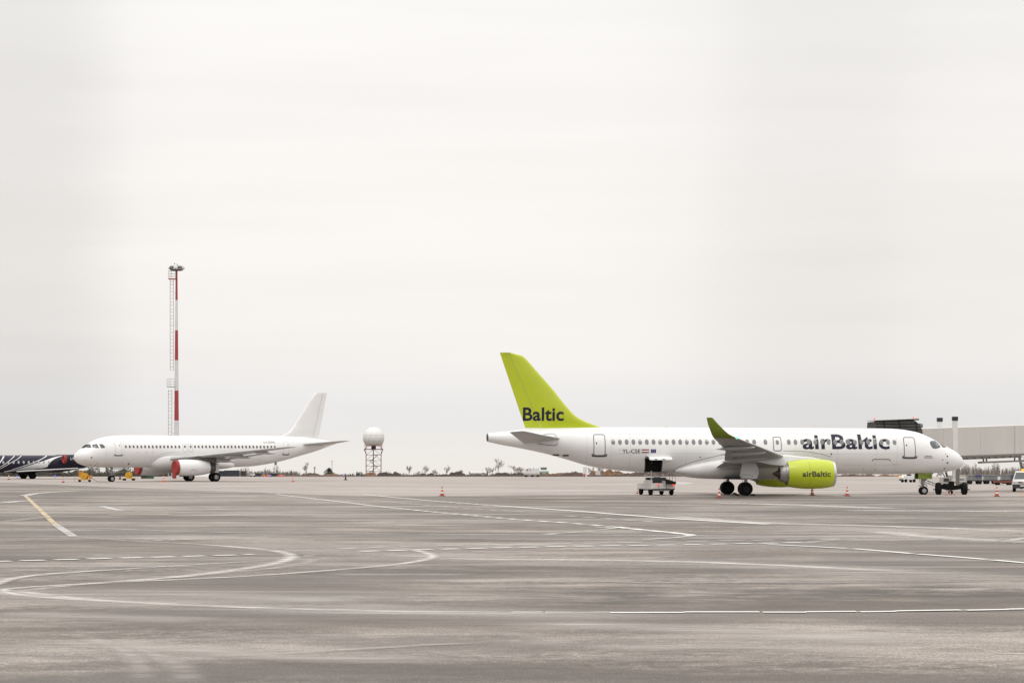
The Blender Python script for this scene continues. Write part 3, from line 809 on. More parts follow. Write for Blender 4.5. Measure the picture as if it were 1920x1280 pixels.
# lettering and flags
letter(rootA, 'airBaltic', 13.73, 6.63, 3.70, 1.18, sideA(.007), 'navy_letter', .023)
letter(rootA, 'YL-CSE', 28.25, 26.80, 3.35, .32, sideA(.007), 'black_letter', .014, 'registration')
letter(rootA, 'airBaltic', 3.73, 3.07, 3.03, .14, sideA(.008), 'black_letter', .01)
m = MB(); ringstrip(m, [(3.74, 2.96), (3.4, 2.955), (2.98, 2.95)], .035, sideA(.008), closed=False); m.build('motto_line', 'seam_grey', rootA, smooth=False, fix=False)
m = MB()
for z0, z1 in ((3.36, 3.452), (3.556, 3.65)): patch(m, [(26.71, z0), (26.11, z0), (26.11, z1), (26.71, z1)], sideA(.008), 0, 2)
patch(m, [(26.71, 3.452), (26.11, 3.452), (26.11, 3.556), (26.71, 3.556)], sideA(.007), 1, 2)
m.build('flag', ['flag_red', 'white_letter'], rootA, smooth=False, fix=False)
m = MB(); patch(m, [(25.98, 3.36), (25.56, 3.36), (25.56, 3.65), (25.98, 3.65)], sideA(.008), 0, 2)
for i in range(12): blip(m, HA, SG, 25.77+.1*math.cos(R(30*i)), 3.505+.1*math.sin(R(30*i)), .018, 1)
m.build('flag', ['flag_blue', 'flag_gold'], rootA, smooth=False, fix=False)
# seams, probes, vents
m = MB()
ringstrip(m, [(8.02, 2.70), (8.0, 2.80), (7.9, 2.86), (6.66, 2.86), (6.56, 2.80), (6.54, 2.70)], .06, sideA(.012), closed=False)
m.build('hatch_seam', 'seam_grey', rootA, smooth=False, fix=False)
for S, z, r_ in [(1.72, 3.10, .075), (1.70, 2.58, .075), (2.14, 2.81, .05), (1.86, 2.12, .05), (1.86, 3.28, .035), (6.95, 3.55, .035), (11.4, 3.28, .07), (22.0, 3.02, .06), (28.45, 3.58, .03), (6.2, 2.45, .035), (8.6, 2.1, .03), (7.6, 2.02, .04)]:
    m = MB(); blip(m, HA, SG, S, z, r_); m.build('probe', 'sill_grey', rootA, smooth=False, fix=False)
for S, z in [(32.62, 3.16), (33.35, 3.20)]:
    m = MB(); patch(m, rrect(S-.24, S+.24, z-.06, z+.06, .05), sideA(.014), 0, 1); m.build('air_outlet', 'dark_metal', rootA, smooth=False, fix=False)
for S, h in [(17.9, .22), (12.2, .3), (24.3, .18)]:
    m = MB(); m.loft([[(x0-S+.2, -.02, 5.33), (x0-S-.15, -.02, 5.33), (x0-S-.15, .02, 5.33), (x0-S+.2, .02, 5.33)], [(x0-S-.05, -.012, 5.36+h), (x0-S-.2, -.012, 5.36+h), (x0-S-.2, .012, 5.36+h), (x0-S-.05, .012, 5.36+h)]]); m.build('antenna', 'fairing_white', rootA, smooth=False)
m = MB(); m.lathe([(x0-38.45, .30), (x0-38.78, .31), (x0-38.80, .27), (x0-38.4, .22), (x0-38.38, .01)], (0, 0, 4.57), 'x', 24); m.build('exhaust', 'nozzle_dark', rootA)
# skin joints
for S in (6.0, 7.7, 10.9, 14.3, 19.4, 23.1, 27.6, 29.1, 31.0, 34.6):
    m = MB(); zt_, zb_ = HA.t(S)-.04, HA.b(S)+.04
    ringstrip(m, [(S, zb_+(zt_-zb_)*i/14) for i in range(15)], .02, sideA(.004), closed=False); m.build('skin_joint', 'panel_seam', rootA, smooth=False, fix=False)
for z in (2.42, 3.30, 4.86):
    m = MB(); ringstrip(m, [(S, z) for S in (5.6, 12, 20, 24.2, 29)] if z > 3 else [(S, z) for S in (5.6, 8, 10.5)], .018, sideA(.004), closed=False); m.build('skin_joint', 'panel_seam', rootA, smooth=False, fix=False)
# belly fairing
rings = []
fair = [(10.9, .9, 2.35, .5), (11.6, 1.52, 2.42, .82), (12.4, 1.76, 2.40, 1.0), (13.6, 1.90, 2.36, 1.08), (15.5, 1.96, 2.33, 1.09), (18.0, 1.97, 2.29, 1.06), (20.0, 1.93, 2.22, .95), (21.6, 1.84, 2.10, .78), (22.6, 1.72, 2.02, .6), (23.3, 1.52, 1.98, .42), (23.9, 1.1, 1.95, .22)]
fw = pchip([q[0] for q in fair], [q[1] for q in fair]); fz = pchip([q[0] for q in fair], [q[2] for q in fair]); fh = pchip([q[0] for q in fair], [q[3] for q in fair])
for S in np.linspace(10.9, 23.9, 34):
    rr = []
    for j in range(44):
        t = 2*math.pi*j/44; c_, s_ = math.cos(t), math.sin(t); e = .78
        rr.append((x0-S, fw(S)*math.copysign(abs(c_)**e, c_), fz(S)+fh(S)*math.copysign(abs(s_)**e, s_)))
    rings.append(rr)
MB().loft(rings).build('belly_fairing', 'fairing_white', rootA, angle=50)
m = MB()
ringstrip(m, [(24.0, 1.95), (23.75, 2.2), (23.3, 2.40), (22.5, 2.68), (21.4, 2.96), (20.2, 3.22)], .035, sideA(.01), closed=False); m.build('fairing_seam', 'seam_grey', rootA, smooth=False, fix=False); m = MB()
ringstrip(m, [(15.3, 3.52), (14.2, 3.52), (13.2, 3.45), (12.2, 3.28), (11.4, 3.05)], .03, sideA(.01), closed=False)
m.build('fairing_seam', 'seam_grey', rootA, smooth=False, fix=False)
# fin and rudder
FZ = [5.0, 5.3, 5.45, 5.8, 6.27, 7.0, 8.46, 10.0, 10.85, 11.13, 11.23, 11.28]
FL = [29.0, 29.4, 29.84, 30.82, 31.68, 32.4, 33.6, 34.98, 35.75, 36.10, 36.45, 36.95]
fle = pchip(FZ, FL)
fte = lambda z: 35.72+(z-5.3)*(37.76-35.72)/(11.28-5.3)
fhg = lambda z: 34.45+(z-5.3)*(37.02-34.45)/(11.2-5.3)
fth = pchip([5, 5.45, 5.8, 6.27, 7, 8.5, 11.28], [.05, .09, .15, .20, .235, .21, .11])
def fin_half(S, z):
    a0, b0 = fle(z), fte(z); c = (S-a0)/(b0-a0); c = min(max(c, 0), 1)
    for i in range(len(AIRF)-1):
        if c <= AIRF[i+1][0]:
            t = (c-AIRF[i][0])/(AIRF[i+1][0]-AIRF[i][0]); return fth(z)*1.9*(AIRF[i][1]*(1-t)+AIRF[i+1][1]*t)
    return .01
def fin_part(name, c0f, c1f, mat, z0, parent, offy=0.0):
    rings = []
    for z in [z0]+[q for q in np.linspace(5.3, 11.28, 26) if q > z0]:
        a0, b0 = c0f(z), c1f(z); up = []; lo = []
        for i in range(15):
            q = i/14; q = q*q*(3-2*q) if name == 'fin' else q
            S = a0+(b0-a0)*q; h = max(.004, fin_half(S, z)); dy = offy*q
            up.append((x0-S, h+dy, z)); lo.append((x0-S, -h+dy, z))
        rings.append(up+lo[::-1])
    return MB().loft(rings).build(name, mat, parent, angle=60)
finA = fin_part('fin', fle, lambda z: max(fle(z)+.02, fhg(z)-.012), 'lime_paint', 5.0, rootA)
fin_part('rudder', lambda z: max(fle(z)+.03, fhg(z)+.012), fte, 'lime_paint', 5.33, finA, .06)
letter(finA, 'Baltic', 35.92, 32.69, 5.93, 1.06, lambda S, z: (x0-S, -fin_half(S, z)-.012 + (.06*max(0, (S-fhg(z))/(fte(z)-fhg(z)))), z), 'navy_letter', .022)
# tailplane
for sg in (-1, 1):
    tp = wing('tailplane', [(.45, 32.6, 4.50, 3.3, .11, 7.5), (1.2, 33.2, 4.50, 2.95, .10, 6.5), (3.5, 34.85, 4.72, 2.05, .09, 5), (5.9, 36.4, 4.97, 1.28, .08, 3.5), (6.1, 36.62, 5.0, 1.1, .06, 3.5)], x0, sg, 'wing_grey', rootA)
m = MB()
ringstrip(m, [(34.55, 4.75), (34.0, 4.87), (33.55, 4.86), (33.35, 4.6), (33.32, 4.35)], .04, sideA(.012), closed=False)
ringstrip(m, [(34.9, 4.1), (34.1, 3.98), (33.45, 3.94), (33.32, 4.1)], .05, sideA(.012), closed=False)
m.build('trim_seam', 'seam_grey', rootA, smooth=False, fix=False)
# wings
WA = [(1.0, 13.3, 2.45, 7.2, .125, 3.5), (1.9, 14.0, 2.56, 6.55, .125, 3.5), (3.5, 15.0, 2.82, 5.55, .12, 3.5), (5.2, 16.05, 3.06, 4.75, .115, 3.5), (8.0, 17.6, 3.40, 3.55, .11, 3), (12.0, 19.85, 3.90, 2.55, .10, 2.5), (15.0, 21.55, 4.27, 1.9, .10, 2), (16.3, 22.3, 4.44, 1.62, .10, 2)]
WL = [(16.3, 22.3, 4.44, 1.62, .10, 2, 0), (16.62, 22.55, 4.50, 1.5, .10, 1, 18), (16.95, 22.95, 4.68, 1.28, .095, 0, 40), (17.18, 23.35, 4.98, 1.05, .09, 0, 58), (17.4, 23.85, 5.42, .75, .09, 0, 66), (17.56, 24.26, 5.84, .46, .08, 0, 68), (17.58, 24.36, 5.88, .36, .06, 0, 68)]
for sg in (-1, 1):
    wo = wing('wing', WA, x0, sg, 'wing_grey', rootA)
    wl = wing('winglet', WL if sg == -1 else [(q[0], q[1], 4.44+(q[2]-4.44)*.72)+q[3:] for q in WL], x0, sg, 'lime_shade', wo)
    if sg == -1:
        m = MB(); m.sphere((x0-22.26, -16.48, 4.42), .085, 0, 10, 6); m.build('navigation_light', 'lamp_green', wo)
        V_, F2 = glyphs('airBaltic', .01, .4)
        m = MB(); m.add([(x0-(24.05-1.05*u), -(17.17+.02), 4.72+v*.22/CAP+.10*u*0) for u, v in V_], F2)
    for y, s0_, s1_, z0_, z1_, h_ in [(12.4, 20.0, 23.0, 3.74, 3.62, .17), (9.4, 18.5, 22.0, 3.36, 3.22, .20), (6.3, 17.6, 21.3, 2.98, 2.66, .24), (2.6, 17.6, 20.9, 2.45, 2.2, .22)]:
        canoe('flap_fairing', s0_, s1_, y, z0_, z1_, .19, h_, x0, sg, 'wing_grey', wo)
    # flap panels hanging a little below the trailing edge
    for (ya, sa, za), (yb, sb, zb), c_ in [((2.0, 19.9, 2.32), (6.2, 20.3, 2.76), .95), ((6.6, 20.35, 2.86), (12.6, 21.7, 3.72), .75)]:
        MB().loft([section((x0-sa, ya, za), c_, .12, 9, 0, sg), section((x0-sb, yb, zb), c_*.75, .12, 8, 0, sg)]).build('flap', 'wing_grey', wo, angle=50)
# engines
for sg in (-1, 1):
    oy = 5.2*sg
    e = MB(); zc = 1.72
    e.lathe([(x0-12.28, 1.02), (x0-12.6, 1.09), (x0-13.1, 1.145), (x0-13.8, 1.17), (x0-14.4, 1.165), (x0-15.0, 1.12), (x0-15.5, 1.045), (x0-15.86, .97), (x0-15.86, .94), (x0-15.2, .93)], (0, oy, zc), 'x', 44)
    en = e.build('engine_cowl', 'lime_paint', rootA, angle=40)
    e = MB(); e.lathe([(x0-13.2, .84), (x0-12.6, .84), (x0-12.25, .87), (x0-12.08, .93), (x0-12.10, .975), (x0-12.2, 1.01), (x0-12.29, 1.025)], (0, oy, zc), 'x', 44); e.build('inlet_lip', 'lip_metal', en)
    e = MB(); e.lathe([(x0-12.75, .02), (x0-12.95, .16), (x0-13.15, .3), (x0-13.2, .84)], (0, oy, zc), 'x', 30); e.build('fan', 'dark_metal', en)
    e = MB(); e.lathe([(x0-15.0, .90), (x0-15.25, .86), (x0-15.9, .74), (x0-16.0, .70), (x0-16.04, .70), (x0-16.45, .55), (x0-16.45, .50), (x0-16.1, .46)], (0, oy, zc), 'x', 36)
    cn = e.build('core_nozzle', 'nozzle_metal', en, angle=30)
    e = MB()
    for S, r_ in ((15.55, .815), (16.02, .712)): e.lathe([(x0-S+.03, r_-.02), (x0-S+.03, r_+.012), (x0-S-.03, r_+.006), (x0-S-.03, r_-.03)], (0, oy, zc), 'x', 36)
    e.build('nozzle_band', 'strut_metal', cn)
    e = MB(); e.lathe([(x0-16.0, .44), (x0-16.4, .36), (x0-16.75, .18), (x0-17.02, .02)], (0, oy, zc), 'x', 24); e.build('exhaust_cone', 'plug_brown', en)
    e = MB(); rings = []
    for S, zb_, zt_, w_2 in [(13.2, 2.72, 2.90, .05), (13.9, 2.72, 3.02, .16), (15.0, 2.6, 3.10, .22), (16.0, 2.36, 3.2, .24), (17.0, 2.42, 3.2, .22), (18.0, 2.62, 3.1, .16), (18.7, 2.78, 3.0, .05)]:
        rings.append([(x0-S, oy-w_2, zb_), (x0-S, oy+w_2, zb_), (x0-S, oy+w_2, zt_-.1), (x0-S, oy+w_2*.5, zt_), (x0-S, oy-w_2*.5, zt_), (x0-S, oy-w_2, zt_-.1)])
    e.loft(rings).build('pylon', 'fairing_white', en, angle=50)
    rad = pchip([12.28, 12.6, 13.1, 13.8, 14.4, 15.0, 15.5, 15.86], [1.02, 1.09, 1.145, 1.17, 1.165, 1.12, 1.045, .97])
    def cowl(S, z, sg=sg, oy=oy, rad=rad):
        r_ = rad(S)+.006; return (x0-S, oy+sg*math.sqrt(max(.01, r_*r_-(z-1.72)**2)), z)
    if sg == -1:
        letter(en, 'airBaltic', 14.86, 12.62, 1.52, .43, cowl, 'black_letter', .024)
        m = MB(); ringstrip(m, [(14.25, .75), (14.25, 1.4), (14.25, 2.1), (14.25, 2.7)], .018, cowl, closed=False); m.build('cowl_seam', 'lime_shade', en, smooth=False, fix=False)
# undercarriage
for sg in (-1, 1):
    st = gear(rootA, 'main_gear', 18.75, 3.37*sg, .535, .36, .62, 2.55, x0, .12, 'rim_dark')
    m = MB(); q = [(19.1, 2.62), (18.05, 2.62), (17.85, 2.2), (17.8, 1.75), (17.95, 1.36), (18.5, 1.30), (19.2, 1.36), (19.3, 1.5)]
    m.loft([[(x0-S, sg*(3.9+(2.4-z)*.10), z) for S, z in q], [(x0-S, sg*(3.95+(2.4-z)*.10), z) for S, z in q]])
    gd = m.build('gear_door', 'fairing_white', st, smooth=False)
    m = MB(); q = [(19.12, 1.66), (18.30, 1.58), (18.38, 1.36), (19.22, 1.42)]
    fn_ = lambda S, z: (x0-S, sg*(3.957+(2.4-z)*.10), z)
    ringstrip(m, q, .035, fn_); m.build('door_seam', 'seam_grey', gd, smooth=False, fix=False)
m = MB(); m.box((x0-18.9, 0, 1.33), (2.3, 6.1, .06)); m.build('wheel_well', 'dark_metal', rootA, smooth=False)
st = gear(rootA, 'nose_gear', 3.35, 0, .335, .22, .42, 1.75, x0, -.1)
m = MB(); m.tube([(x0-3.3, 0, 1.1), (x0-2.5, 0, 1.8)], .06, 6); m.tube([(x0-3.35, -.16, .75), (x0-3.7, -.2, .95), (x0-3.72, -.2, 1.4)], .022, 5); m.tube([(x0-3.4, -.22, .6), (x0-3.85, -.25, .75)], .03, 5); m.build('drag_brace', 'strut_metal', st)
for sg in (-1, 1):
    m = MB(); m.box((x0-3.05, .5*sg, 1.50), (.58, .03, .46)); gd = m.build('gear_door', 'lime_shade', st, smooth=False, bevel=.01)
    m = MB(); m.box((x0-3.65, .5*sg, 1.50), (.58, .03, .46)); m.build('gear_door', 'lime_shade', st, smooth=False, bevel=.01)
    if sg == -1: letter(gd, 'CSE', 3.22, 2.86, 1.43, .16, lambda S, z: (x0-S, -.52, z), 'black_letter', .02)
m = MB(); m.box((x0-3.95, -.42, 1.50), (.3, .05, .44)); m.build('gear_door', 'hole_dark', st, smooth=False)
for i in (-1, 1):
    for j in (-1, 1):
        m = MB(); m.prism([(-.14, 0), (.14, 0), (.05, .13), (-.05, .13)], -.35, .35)
        ca = math.cos(ANG); sa = math.sin(ANG); lx, ly = x0-18.75+.62*i, 3.37*j
        o = m.build('wheel_chock', 'bogie_black', None, (rootA.location.x+lx*ca-ly*sa, rootA.location.y+lx*sa+ly*ca, .012), ANG, smooth=False, bevel=.01)
        tag(o, 'black wheel chock %s the %s main wheels of the green tailed airliner' % ('ahead of' if i > 0 else 'behind', 'nearer' if j < 0 else 'farther'), 'wheel chock', 'wheel chocks')

# ================================================================== all-white airliner (nose to the left, turned towards us)
x0 = 17.7
ANG = R(213)
rootB = thing('airliner', 'plain white airliner with red covers over both engine inlets, parked farther left', 'airliner',
              (-55.381-17.7*math.cos(ANG), 310.295-17.7*math.sin(ANG), 0), ANG, 'airliners parked on the apron')
topB = [(0, 3.12), (.04, 3.3), (.12, 3.48), (.22, 3.64), (.7, 4.02), (1.45, 4.40), (2.06, 4.93), (2.74, 5.29), (3.41, 5.53), (4.11, 5.70), (5.14, 5.84), (6.17, 5.91), (8, 5.94), (28.5, 5.94), (32.3, 5.90), (33.8, 5.76), (35.3, 5.52), (37.57, 5.20)]
botB = [(0, 3.08), (.04, 2.92), (.12, 2.76), (.36, 2.50), (1.04, 2.16), (2.06, 1.93), (3.41, 1.84), (5.14, 1.81), (7.5, 1.80), (22.4, 1.83), (24.9, 1.93), (27.1, 2.20), (29.3, 2.60), (32.3, 3.36), (34.6, 3.95), (36.9, 4.70), (37.57, 4.90)]
widB = [(0, .01), (.04, .2), (.12, .4), (.22, .55), (.7, .98), (1.45, 1.36), (2.06, 1.56), (2.74, 1.71), (3.41, 1.82), (4.11, 1.89), (5.14, 1.95), (6.2, 1.975), (25, 1.975), (28, 1.92), (31, 1.62), (34, 1.05), (36, .6), (37.57, .2)]
HB = Hull(topB, botB, widB, x0)
fusB = HB.mesh().build('fuselage', 'white_paint', rootB, angle=40)
SG = 1
sideB = lambda off=.006: (lambda S, z: HB.side(S, z, SG, off))
for i in range(15): window(rootB, HB, SG, 6.24+.531*i, 4.47, .26, .37, 0, True)
for i in range(23): window(rootB, HB, SG, 15.91+.526*i, 4.49, .26, .37, 0, True)
for S in (14.47, 15.30):
    ex = door(rootB, HB, SG, S-.27, S+.27, 3.85, 4.86, sill=False, faint=True, r=.12, name='overwing_exit'); window(ex, HB, SG, S, 4.49, .25, .35, 0, True).location = (0, .006, 0)
door(rootB, HB, SG, 4.80, 5.62, 3.40, 5.30, handle=(5.40, 4.60), faint=True)
door(rootB, HB, SG, 28.85, 29.65, 3.54, 5.20, handle=(29.5, 4.72), faint=True)
for P in ([(1.02, 4.30), (1.40, 4.62), (1.95, 4.80), (1.86, 4.34), (1.5, 4.30)], [(1.98, 4.34), (2.10, 4.72), (2.62, 4.80), (2.68, 4.28)], [(2.84, 4.80), (3.26, 4.76), (3.44, 4.55), (3.44, 4.29), (2.94, 4.28)]):
    m = MB(); patch(m, P, sideB(.014), 0, 4); m.build('cockpit_window', 'cockpit_glass', rootB, angle=60, fix=False)
    m = MB(); patch(m, P, lambda S, z: HB.side(S, z, -1, .014), 0, 4); m.build('cockpit_window', 'cockpit_glass', rootB, angle=60, fix=False)
letter(rootB, 'LY-OWL', 26.0, 27.7, 4.98, .28, sideB(.008), 'black_letter', .006, 'registration')
for S, z, r_ in [(1.75, 3.10, .10), (.95, 2.80, .04), (2.6, 2.35, .06), (2.5, 2.1, .06), (1.9, 2.12, .05), (6.9, 2.28, .12), (6.7, 2.6, .04), (9.0, 3.75, .05), (7.8, 3.7, .04), (10.1, 3.75, .03), (11.2, 2.7, .05)]:
    m = MB(); blip(m, HB, SG, S, z, r_); m.build('probe', 'sill_grey', rootB, smooth=False, fix=False)
m = MB(); m.box((x0-28.6, 0, 2.30), (.26, .2, .42)); m.build('drain_mast', 'strut_metal', rootB, smooth=False)
for S in (3.6, 6.0, 9.9, 14.9, 21.0, 25.5, 28.3, 30.4):
    m = MB(); zt_, zb_ = HB.t(S)-.04, HB.b(S)+.04
    ringstrip(m, [(S, zb_+(zt_-zb_)*i/14) for i in range(15)], .025, sideB(.004), closed=False); m.build('skin_joint', 'panel_seam', rootB, smooth=False, fix=False)
rings = []
fair = [(9.9, 1.2, 2.5, .5), (10.6, 1.75, 2.62, .95), (11.6, 2.02, 2.68, 1.12), (13, 2.12, 2.66, 1.16), (16, 2.16, 2.6, 1.12), (18.5, 2.12, 2.45, .95), (20, 1.98, 2.32, .78), (21.2, 1.72, 2.2, .55), (21.9, 1.3, 2.1, .3)]
fw = pchip([q[0] for q in fair], [q[1] for q in fair]); fz = pchip([q[0] for q in fair], [q[2] for q in fair]); fh = pchip([q[0] for q in fair], [q[3] for q in fair])
for S in np.linspace(9.9, 21.9, 32):
    rr = []
    for j in range(44):
        t = 2*math.pi*j/44; c_, s_ = math.cos(t), math.sin(t); e = .78
        rr.append((x0-S, fw(S)*math.copysign(abs(c_)**e, c_), fz(S)+fh(S)*math.copysign(abs(s_)**e, s_)))
    rings.append(rr)
MB().loft(rings).build('belly_fairing', 'white_paint', rootB, angle=50)
m = MB(); ringstrip(m, [(10.2, 2.5), (10.45, 3.1), (11.0, 3.52), (12, 3.72), (13.5, 3.76)], .03, sideB(.012), closed=False); m.build('fairing_seam', 'seam_faint', rootB, smooth=False, fix=False)
FL2 = pchip([5.6, 6.03, 6.4, 6.82, 9.4, 11.5, 11.77], [28.9, 29.6, 30.45, 30.9, 32.75, 34.3, 34.6])
FT2 = lambda z: 35.05+(z-5.7)*(36.35-35.05)/(11.77-5.7)
rings = []
for z in np.linspace(5.6, 11.77, 22):
    th = .2 if z > 6.6 else .06+.14*(z-5.6)/1.0
    a0, b0 = FL2(z), FT2(z); rr = []
    for c, t in AIRF: rr.append((x0-(a0+(b0-a0)*c), t*2*th*(1-(z-5.6)/14), z))
    for c, t in AIRF[-2:0:-1]: rr.append((x0-(a0+(b0-a0)*c), -t*2*th*(1-(z-5.6)/14), z))
    rings.append(rr)
finB = MB().loft(rings).build('fin', 'white_paint', rootB, angle=60)
m = MB()
for sg in (-1, 1):
    m.add([(x0-34.15, sg*.21, 6.0), (x0-34.19, sg*.21, 6.0), (x0-35.66, sg*.112, 11.6), (x0-35.62, sg*.112, 11.6)], [(0, 1, 2, 3)])
m.build('rudder_seam', 'seam_faint', finB, smooth=False, fix=False)
for sg in (-1, 1):
    wing('tailplane', [(.4, 31.3, 4.75, 4.3, .11, 1), (1.2, 31.8, 4.82, 3.85, .1, 1), (6.0, 35.0, 5.28, 1.5, .09, 0), (6.22, 35.35, 5.30, 1.1, .05, 0)], x0, sg, 'wing_grey', rootB)
    wo = wing('wing', [(1.0, 11.4, 2.75, 7.3, .13, 3), (1.97, 12.2, 2.88, 6.7, .13, 3), (4.0, 13.35, 3.1, 5.3, .12, 2.5), (6.4, 14.75, 3.32, 3.95, .115, 2), (11.5, 17.95, 3.85, 2.7, .11, 1.5), (16.6, 21.15, 4.38, 1.6, .10, 1), (17.0, 21.5, 4.42, 1.3, .06, 1)], x0, sg, 'wing_grey', rootB)
    for y, s0_, s1_, z0_, z1_, h_ in [(12.4, 18.9, 22.4, 3.72, 3.62, .19), (8.6, 16.9, 20.9, 3.28, 3.10, .24), (5.2, 15.6, 20.2, 2.88, 2.6, .28)]:
        canoe('flap_fairing', s0_, s1_, y, z0_, z1_, .2, h_, x0, sg, 'wing_grey', wo)
    MB().loft([section((x0-18.0, 2.2, 2.55), 1.1, .12, 8, 0, sg), section((x0-18.5, 6.2, 3.0), .9, .12, 7, 0, sg), section((x0-20.7, 12.6, 3.66), .6, .12, 6, 0, sg)]).build('flap', 'wing_grey', wo, angle=50)
    oy = 5.75*sg; zc = 1.80
    e = MB(); e.lathe([(x0-11.62, .95), (x0-12.0, 1.01), (x0-12.7, 1.05), (x0-13.5, 1.05), (x0-14.4, 1.0), (x0-15.2, .9), (x0-15.9, .76), (x0-15.9, .72), (x0-15.3, .8)], (0, oy, zc), 'x', 44); en = e.build('engine_cowl', 'white_paint', rootB, angle=40)
    e = MB(); e.lathe([(x0-12.4, .78), (x0-11.9, .79), (x0-11.5, .83), (x0-11.4, .88), (x0-11.45, .92), (x0-11.63, .955)], (0, oy, zc), 'x', 40); e.build('inlet_lip', 'lip_metal', en)
    e = MB(); e.lathe([(x0-15.5, .76), (x0-16.0, .74), (x0-16.7, .64), (x0-16.75, .60), (x0-16.3, .58)], (0, oy, zc), 'x', 36); e.build('core_nozzle', 'nozzle_dark', en, angle=30)
    e = MB(); rings = []
    for S, zb_, zt_, w_2 in [(12.6, 2.70, 2.86, .04), (13.3, 2.6, 3.05, .18), (14.5, 2.6, 3.30, .24), (15.5, 2.45, 3.4, .26), (16.6, 2.15, 3.3, .26), (17.0, 2.2, 3.2, .2)]:
        rings.append([(x0-S, oy-w_2, zb_), (x0-S, oy+w_2, zb_), (x0-S, oy+w_2*.8, zt_), (x0-S, oy-w_2*.8, zt_)])
    e.loft(rings).build('pylon', 'nozzle_dark', en, angle=50)
    if sg == 1:
        m = MB()
        for a0_, b0_ in [((13.0, 1.45), (13.45, 1.5)), ((13.15, 1.6), (13.7, 1.45)), ((13.05, 1.4), (13.12, 1.2)), ((13.6, 1.5), (13.95, 1.3))]:
            ringstrip(m, [a0_, ((a0_[0]+b0_[0])/2, (a0_[1]+b0_[1])/2+.03), b0_], .022, lambda S, z: (x0-S, oy+math.sqrt(max(.01, 1.058**2-(z-1.8)**2)), z), closed=False)
        m.build('latch_marks', 'seam_grey', en, smooth=False, fix=False)
    st = gear(rootB, 'main_gear', 17.75, 3.8*sg, .58, .42, .92, 2.6, x0, .1)
    m = MB(); m.box((x0-17.5, 4.32*sg, 1.75), (1.25, .04, 1.2)); m.build('gear_door', 'white_paint', st, smooth=False, bevel=.02)
st = gear(rootB, 'nose_gear', 5.07, 0, .40, .24, .52, 1.9, x0, -.05)
m = MB(); m.tube([(x0-5.0, 0, 1.3), (x0-4.1, 0, 1.95)], .06, 6); m.box((x0-5.05, 0, 1.25), (.35, .6, .25)); m.box((x0-5.0, .2, 1.55), (.2, .3, .3)); m.build('drag_brace', 'strut_metal', st)
for sg in (-1, 1):
    m = MB(); m.box((x0-5.65, .42*sg, 1.72), (1.1, .03, .36)); m.build('gear_door', 'white_paint', st, smooth=False)
ca, sa = math.cos(ANG), math.sin(ANG)
def locB(s, y, z): lx = 17.7-s; return (rootB.location.x+lx*ca-y*sa, rootB.location.y+lx*sa+y*ca, z)
for sg, lab in ((1, 'red padded engine cover with long hanging flap on the nearer engine of the white airliner'), (-1, 'red engine cover on the farther engine, half hidden under the white fuselage')):
    t = thing('engine_cover', lab, 'engine cover', locB(11.25, 5.75*sg, 0), ANG, 'red engine covers')
    m = MB(); m.lathe([(-.28, .985), (-.05, .975), (.06, .93), (.10, .86), (.03, .72), (.0, .4), (.0, .01)], (0, 0, 1.80), 'x', 40); m.build('cover_disc', 'cover_red', t, angle=50)
    m = MB(); m.loft([[(.08, -.42, 1.2), (.08, .42, 1.2), (-.02, .42, 1.2), (-.02, -.42, 1.2)], [(.16, -.46, .8), (.16, .46, .8), (.0, .46, .8), (.0, -.46, .8)], [(.14, -.42, .42), (.14, .42, .42), (.0, .42, .42), (.0, -.42, .42)]]) if sg == 1 else m.box((.05, 0, .95), (.08, .3, .2))
    m.build('hanging_flap', 'cover_red', t, angle=50)

# ================================================================== navy jet with white stripes, left edge
x0 = 13.0
rootC = thing('business_jet', 'navy blue jet with sweeping white stripes behind the white airliner nose', 'jet', (-81.94-13*ca, 351.96-13*sa, 0), ANG)
topC = [(0, 2.2), (.3, 2.55), (1, 2.9), (2, 3.2), (3.2, 3.4), (4.5, 3.46), (17, 3.46), (19, 3.42), (22, 3.3), (28.4, 3.0)]
botC = [(0, 2.15), (.3, 1.8), (1, 1.4), (2, 1.1), (3.2, .95), (4.5, .9), (16.5, .86), (18.5, 1.0), (20.5, 1.32), (23, 1.78), (28.4, 2.6)]
widC = [(0, .02), (.3, .45), (1, .8), (2, 1.06), (3.2, 1.22), (4.5, 1.27), (17, 1.27), (19, 1.2), (22, .9), (28.4, .2)]
HC = Hull(topC, botC, widC, x0)
fusC = HC.mesh().build('fuselage', 'navy_paint', rootC, angle=40)
sideC = lambda off=.006: (lambda S, z: HC.side(S, z, 1, off))
for P, w_ in (([(9.31, 3.38), (8.43, 2.43), (8.0, 1.8)], .16), ([(10.92, 3.36), (10.0, 2.75), (8.9, 2.0), (8.45, 1.75)], .085), ([(11.99, 3.38), (11.2, 2.9), (9.79, 2.22), (8.50, 1.49)], .075), ([(15.95, 3.38), (14.8, 2.85), (13.33, 2.29), (11.08, 1.60), (10.0, 1.22), (9.2, 1.05)], .10)):
    m = MB(); ringstrip(m, P, w_, sideC(.01), closed=False); m.build('stripe', 'white_letter', rootC, smooth=False, fix=False)
m = MB(); U = pchip([9.4, 10.49, 12.27, 14.97, 17.2, 18.5], [1.05, 1.27, 1.78, 2.58, 3.2, 3.40]); Lw = pchip([9.4, 10.5, 13.88, 15.6, 16.05], [.98, 1.15, 1.46, 1.72, 2.05])
V_ = []; F2 = []
n_ = 40
for i in range(n_+1):
    S = 9.4+(18.5-9.4)*i/n_; zu = U(S)
    zl = Lw(S) if S < 15.95 else min(zu, pchip([15.95, 16.12, 17.27, 18.5], [2.05, 2.36, 3.05, 3.39])(S))
    for j in range(9): V_.append(HC.side(S, zl+(zu-zl)*j/8, 1, .008))
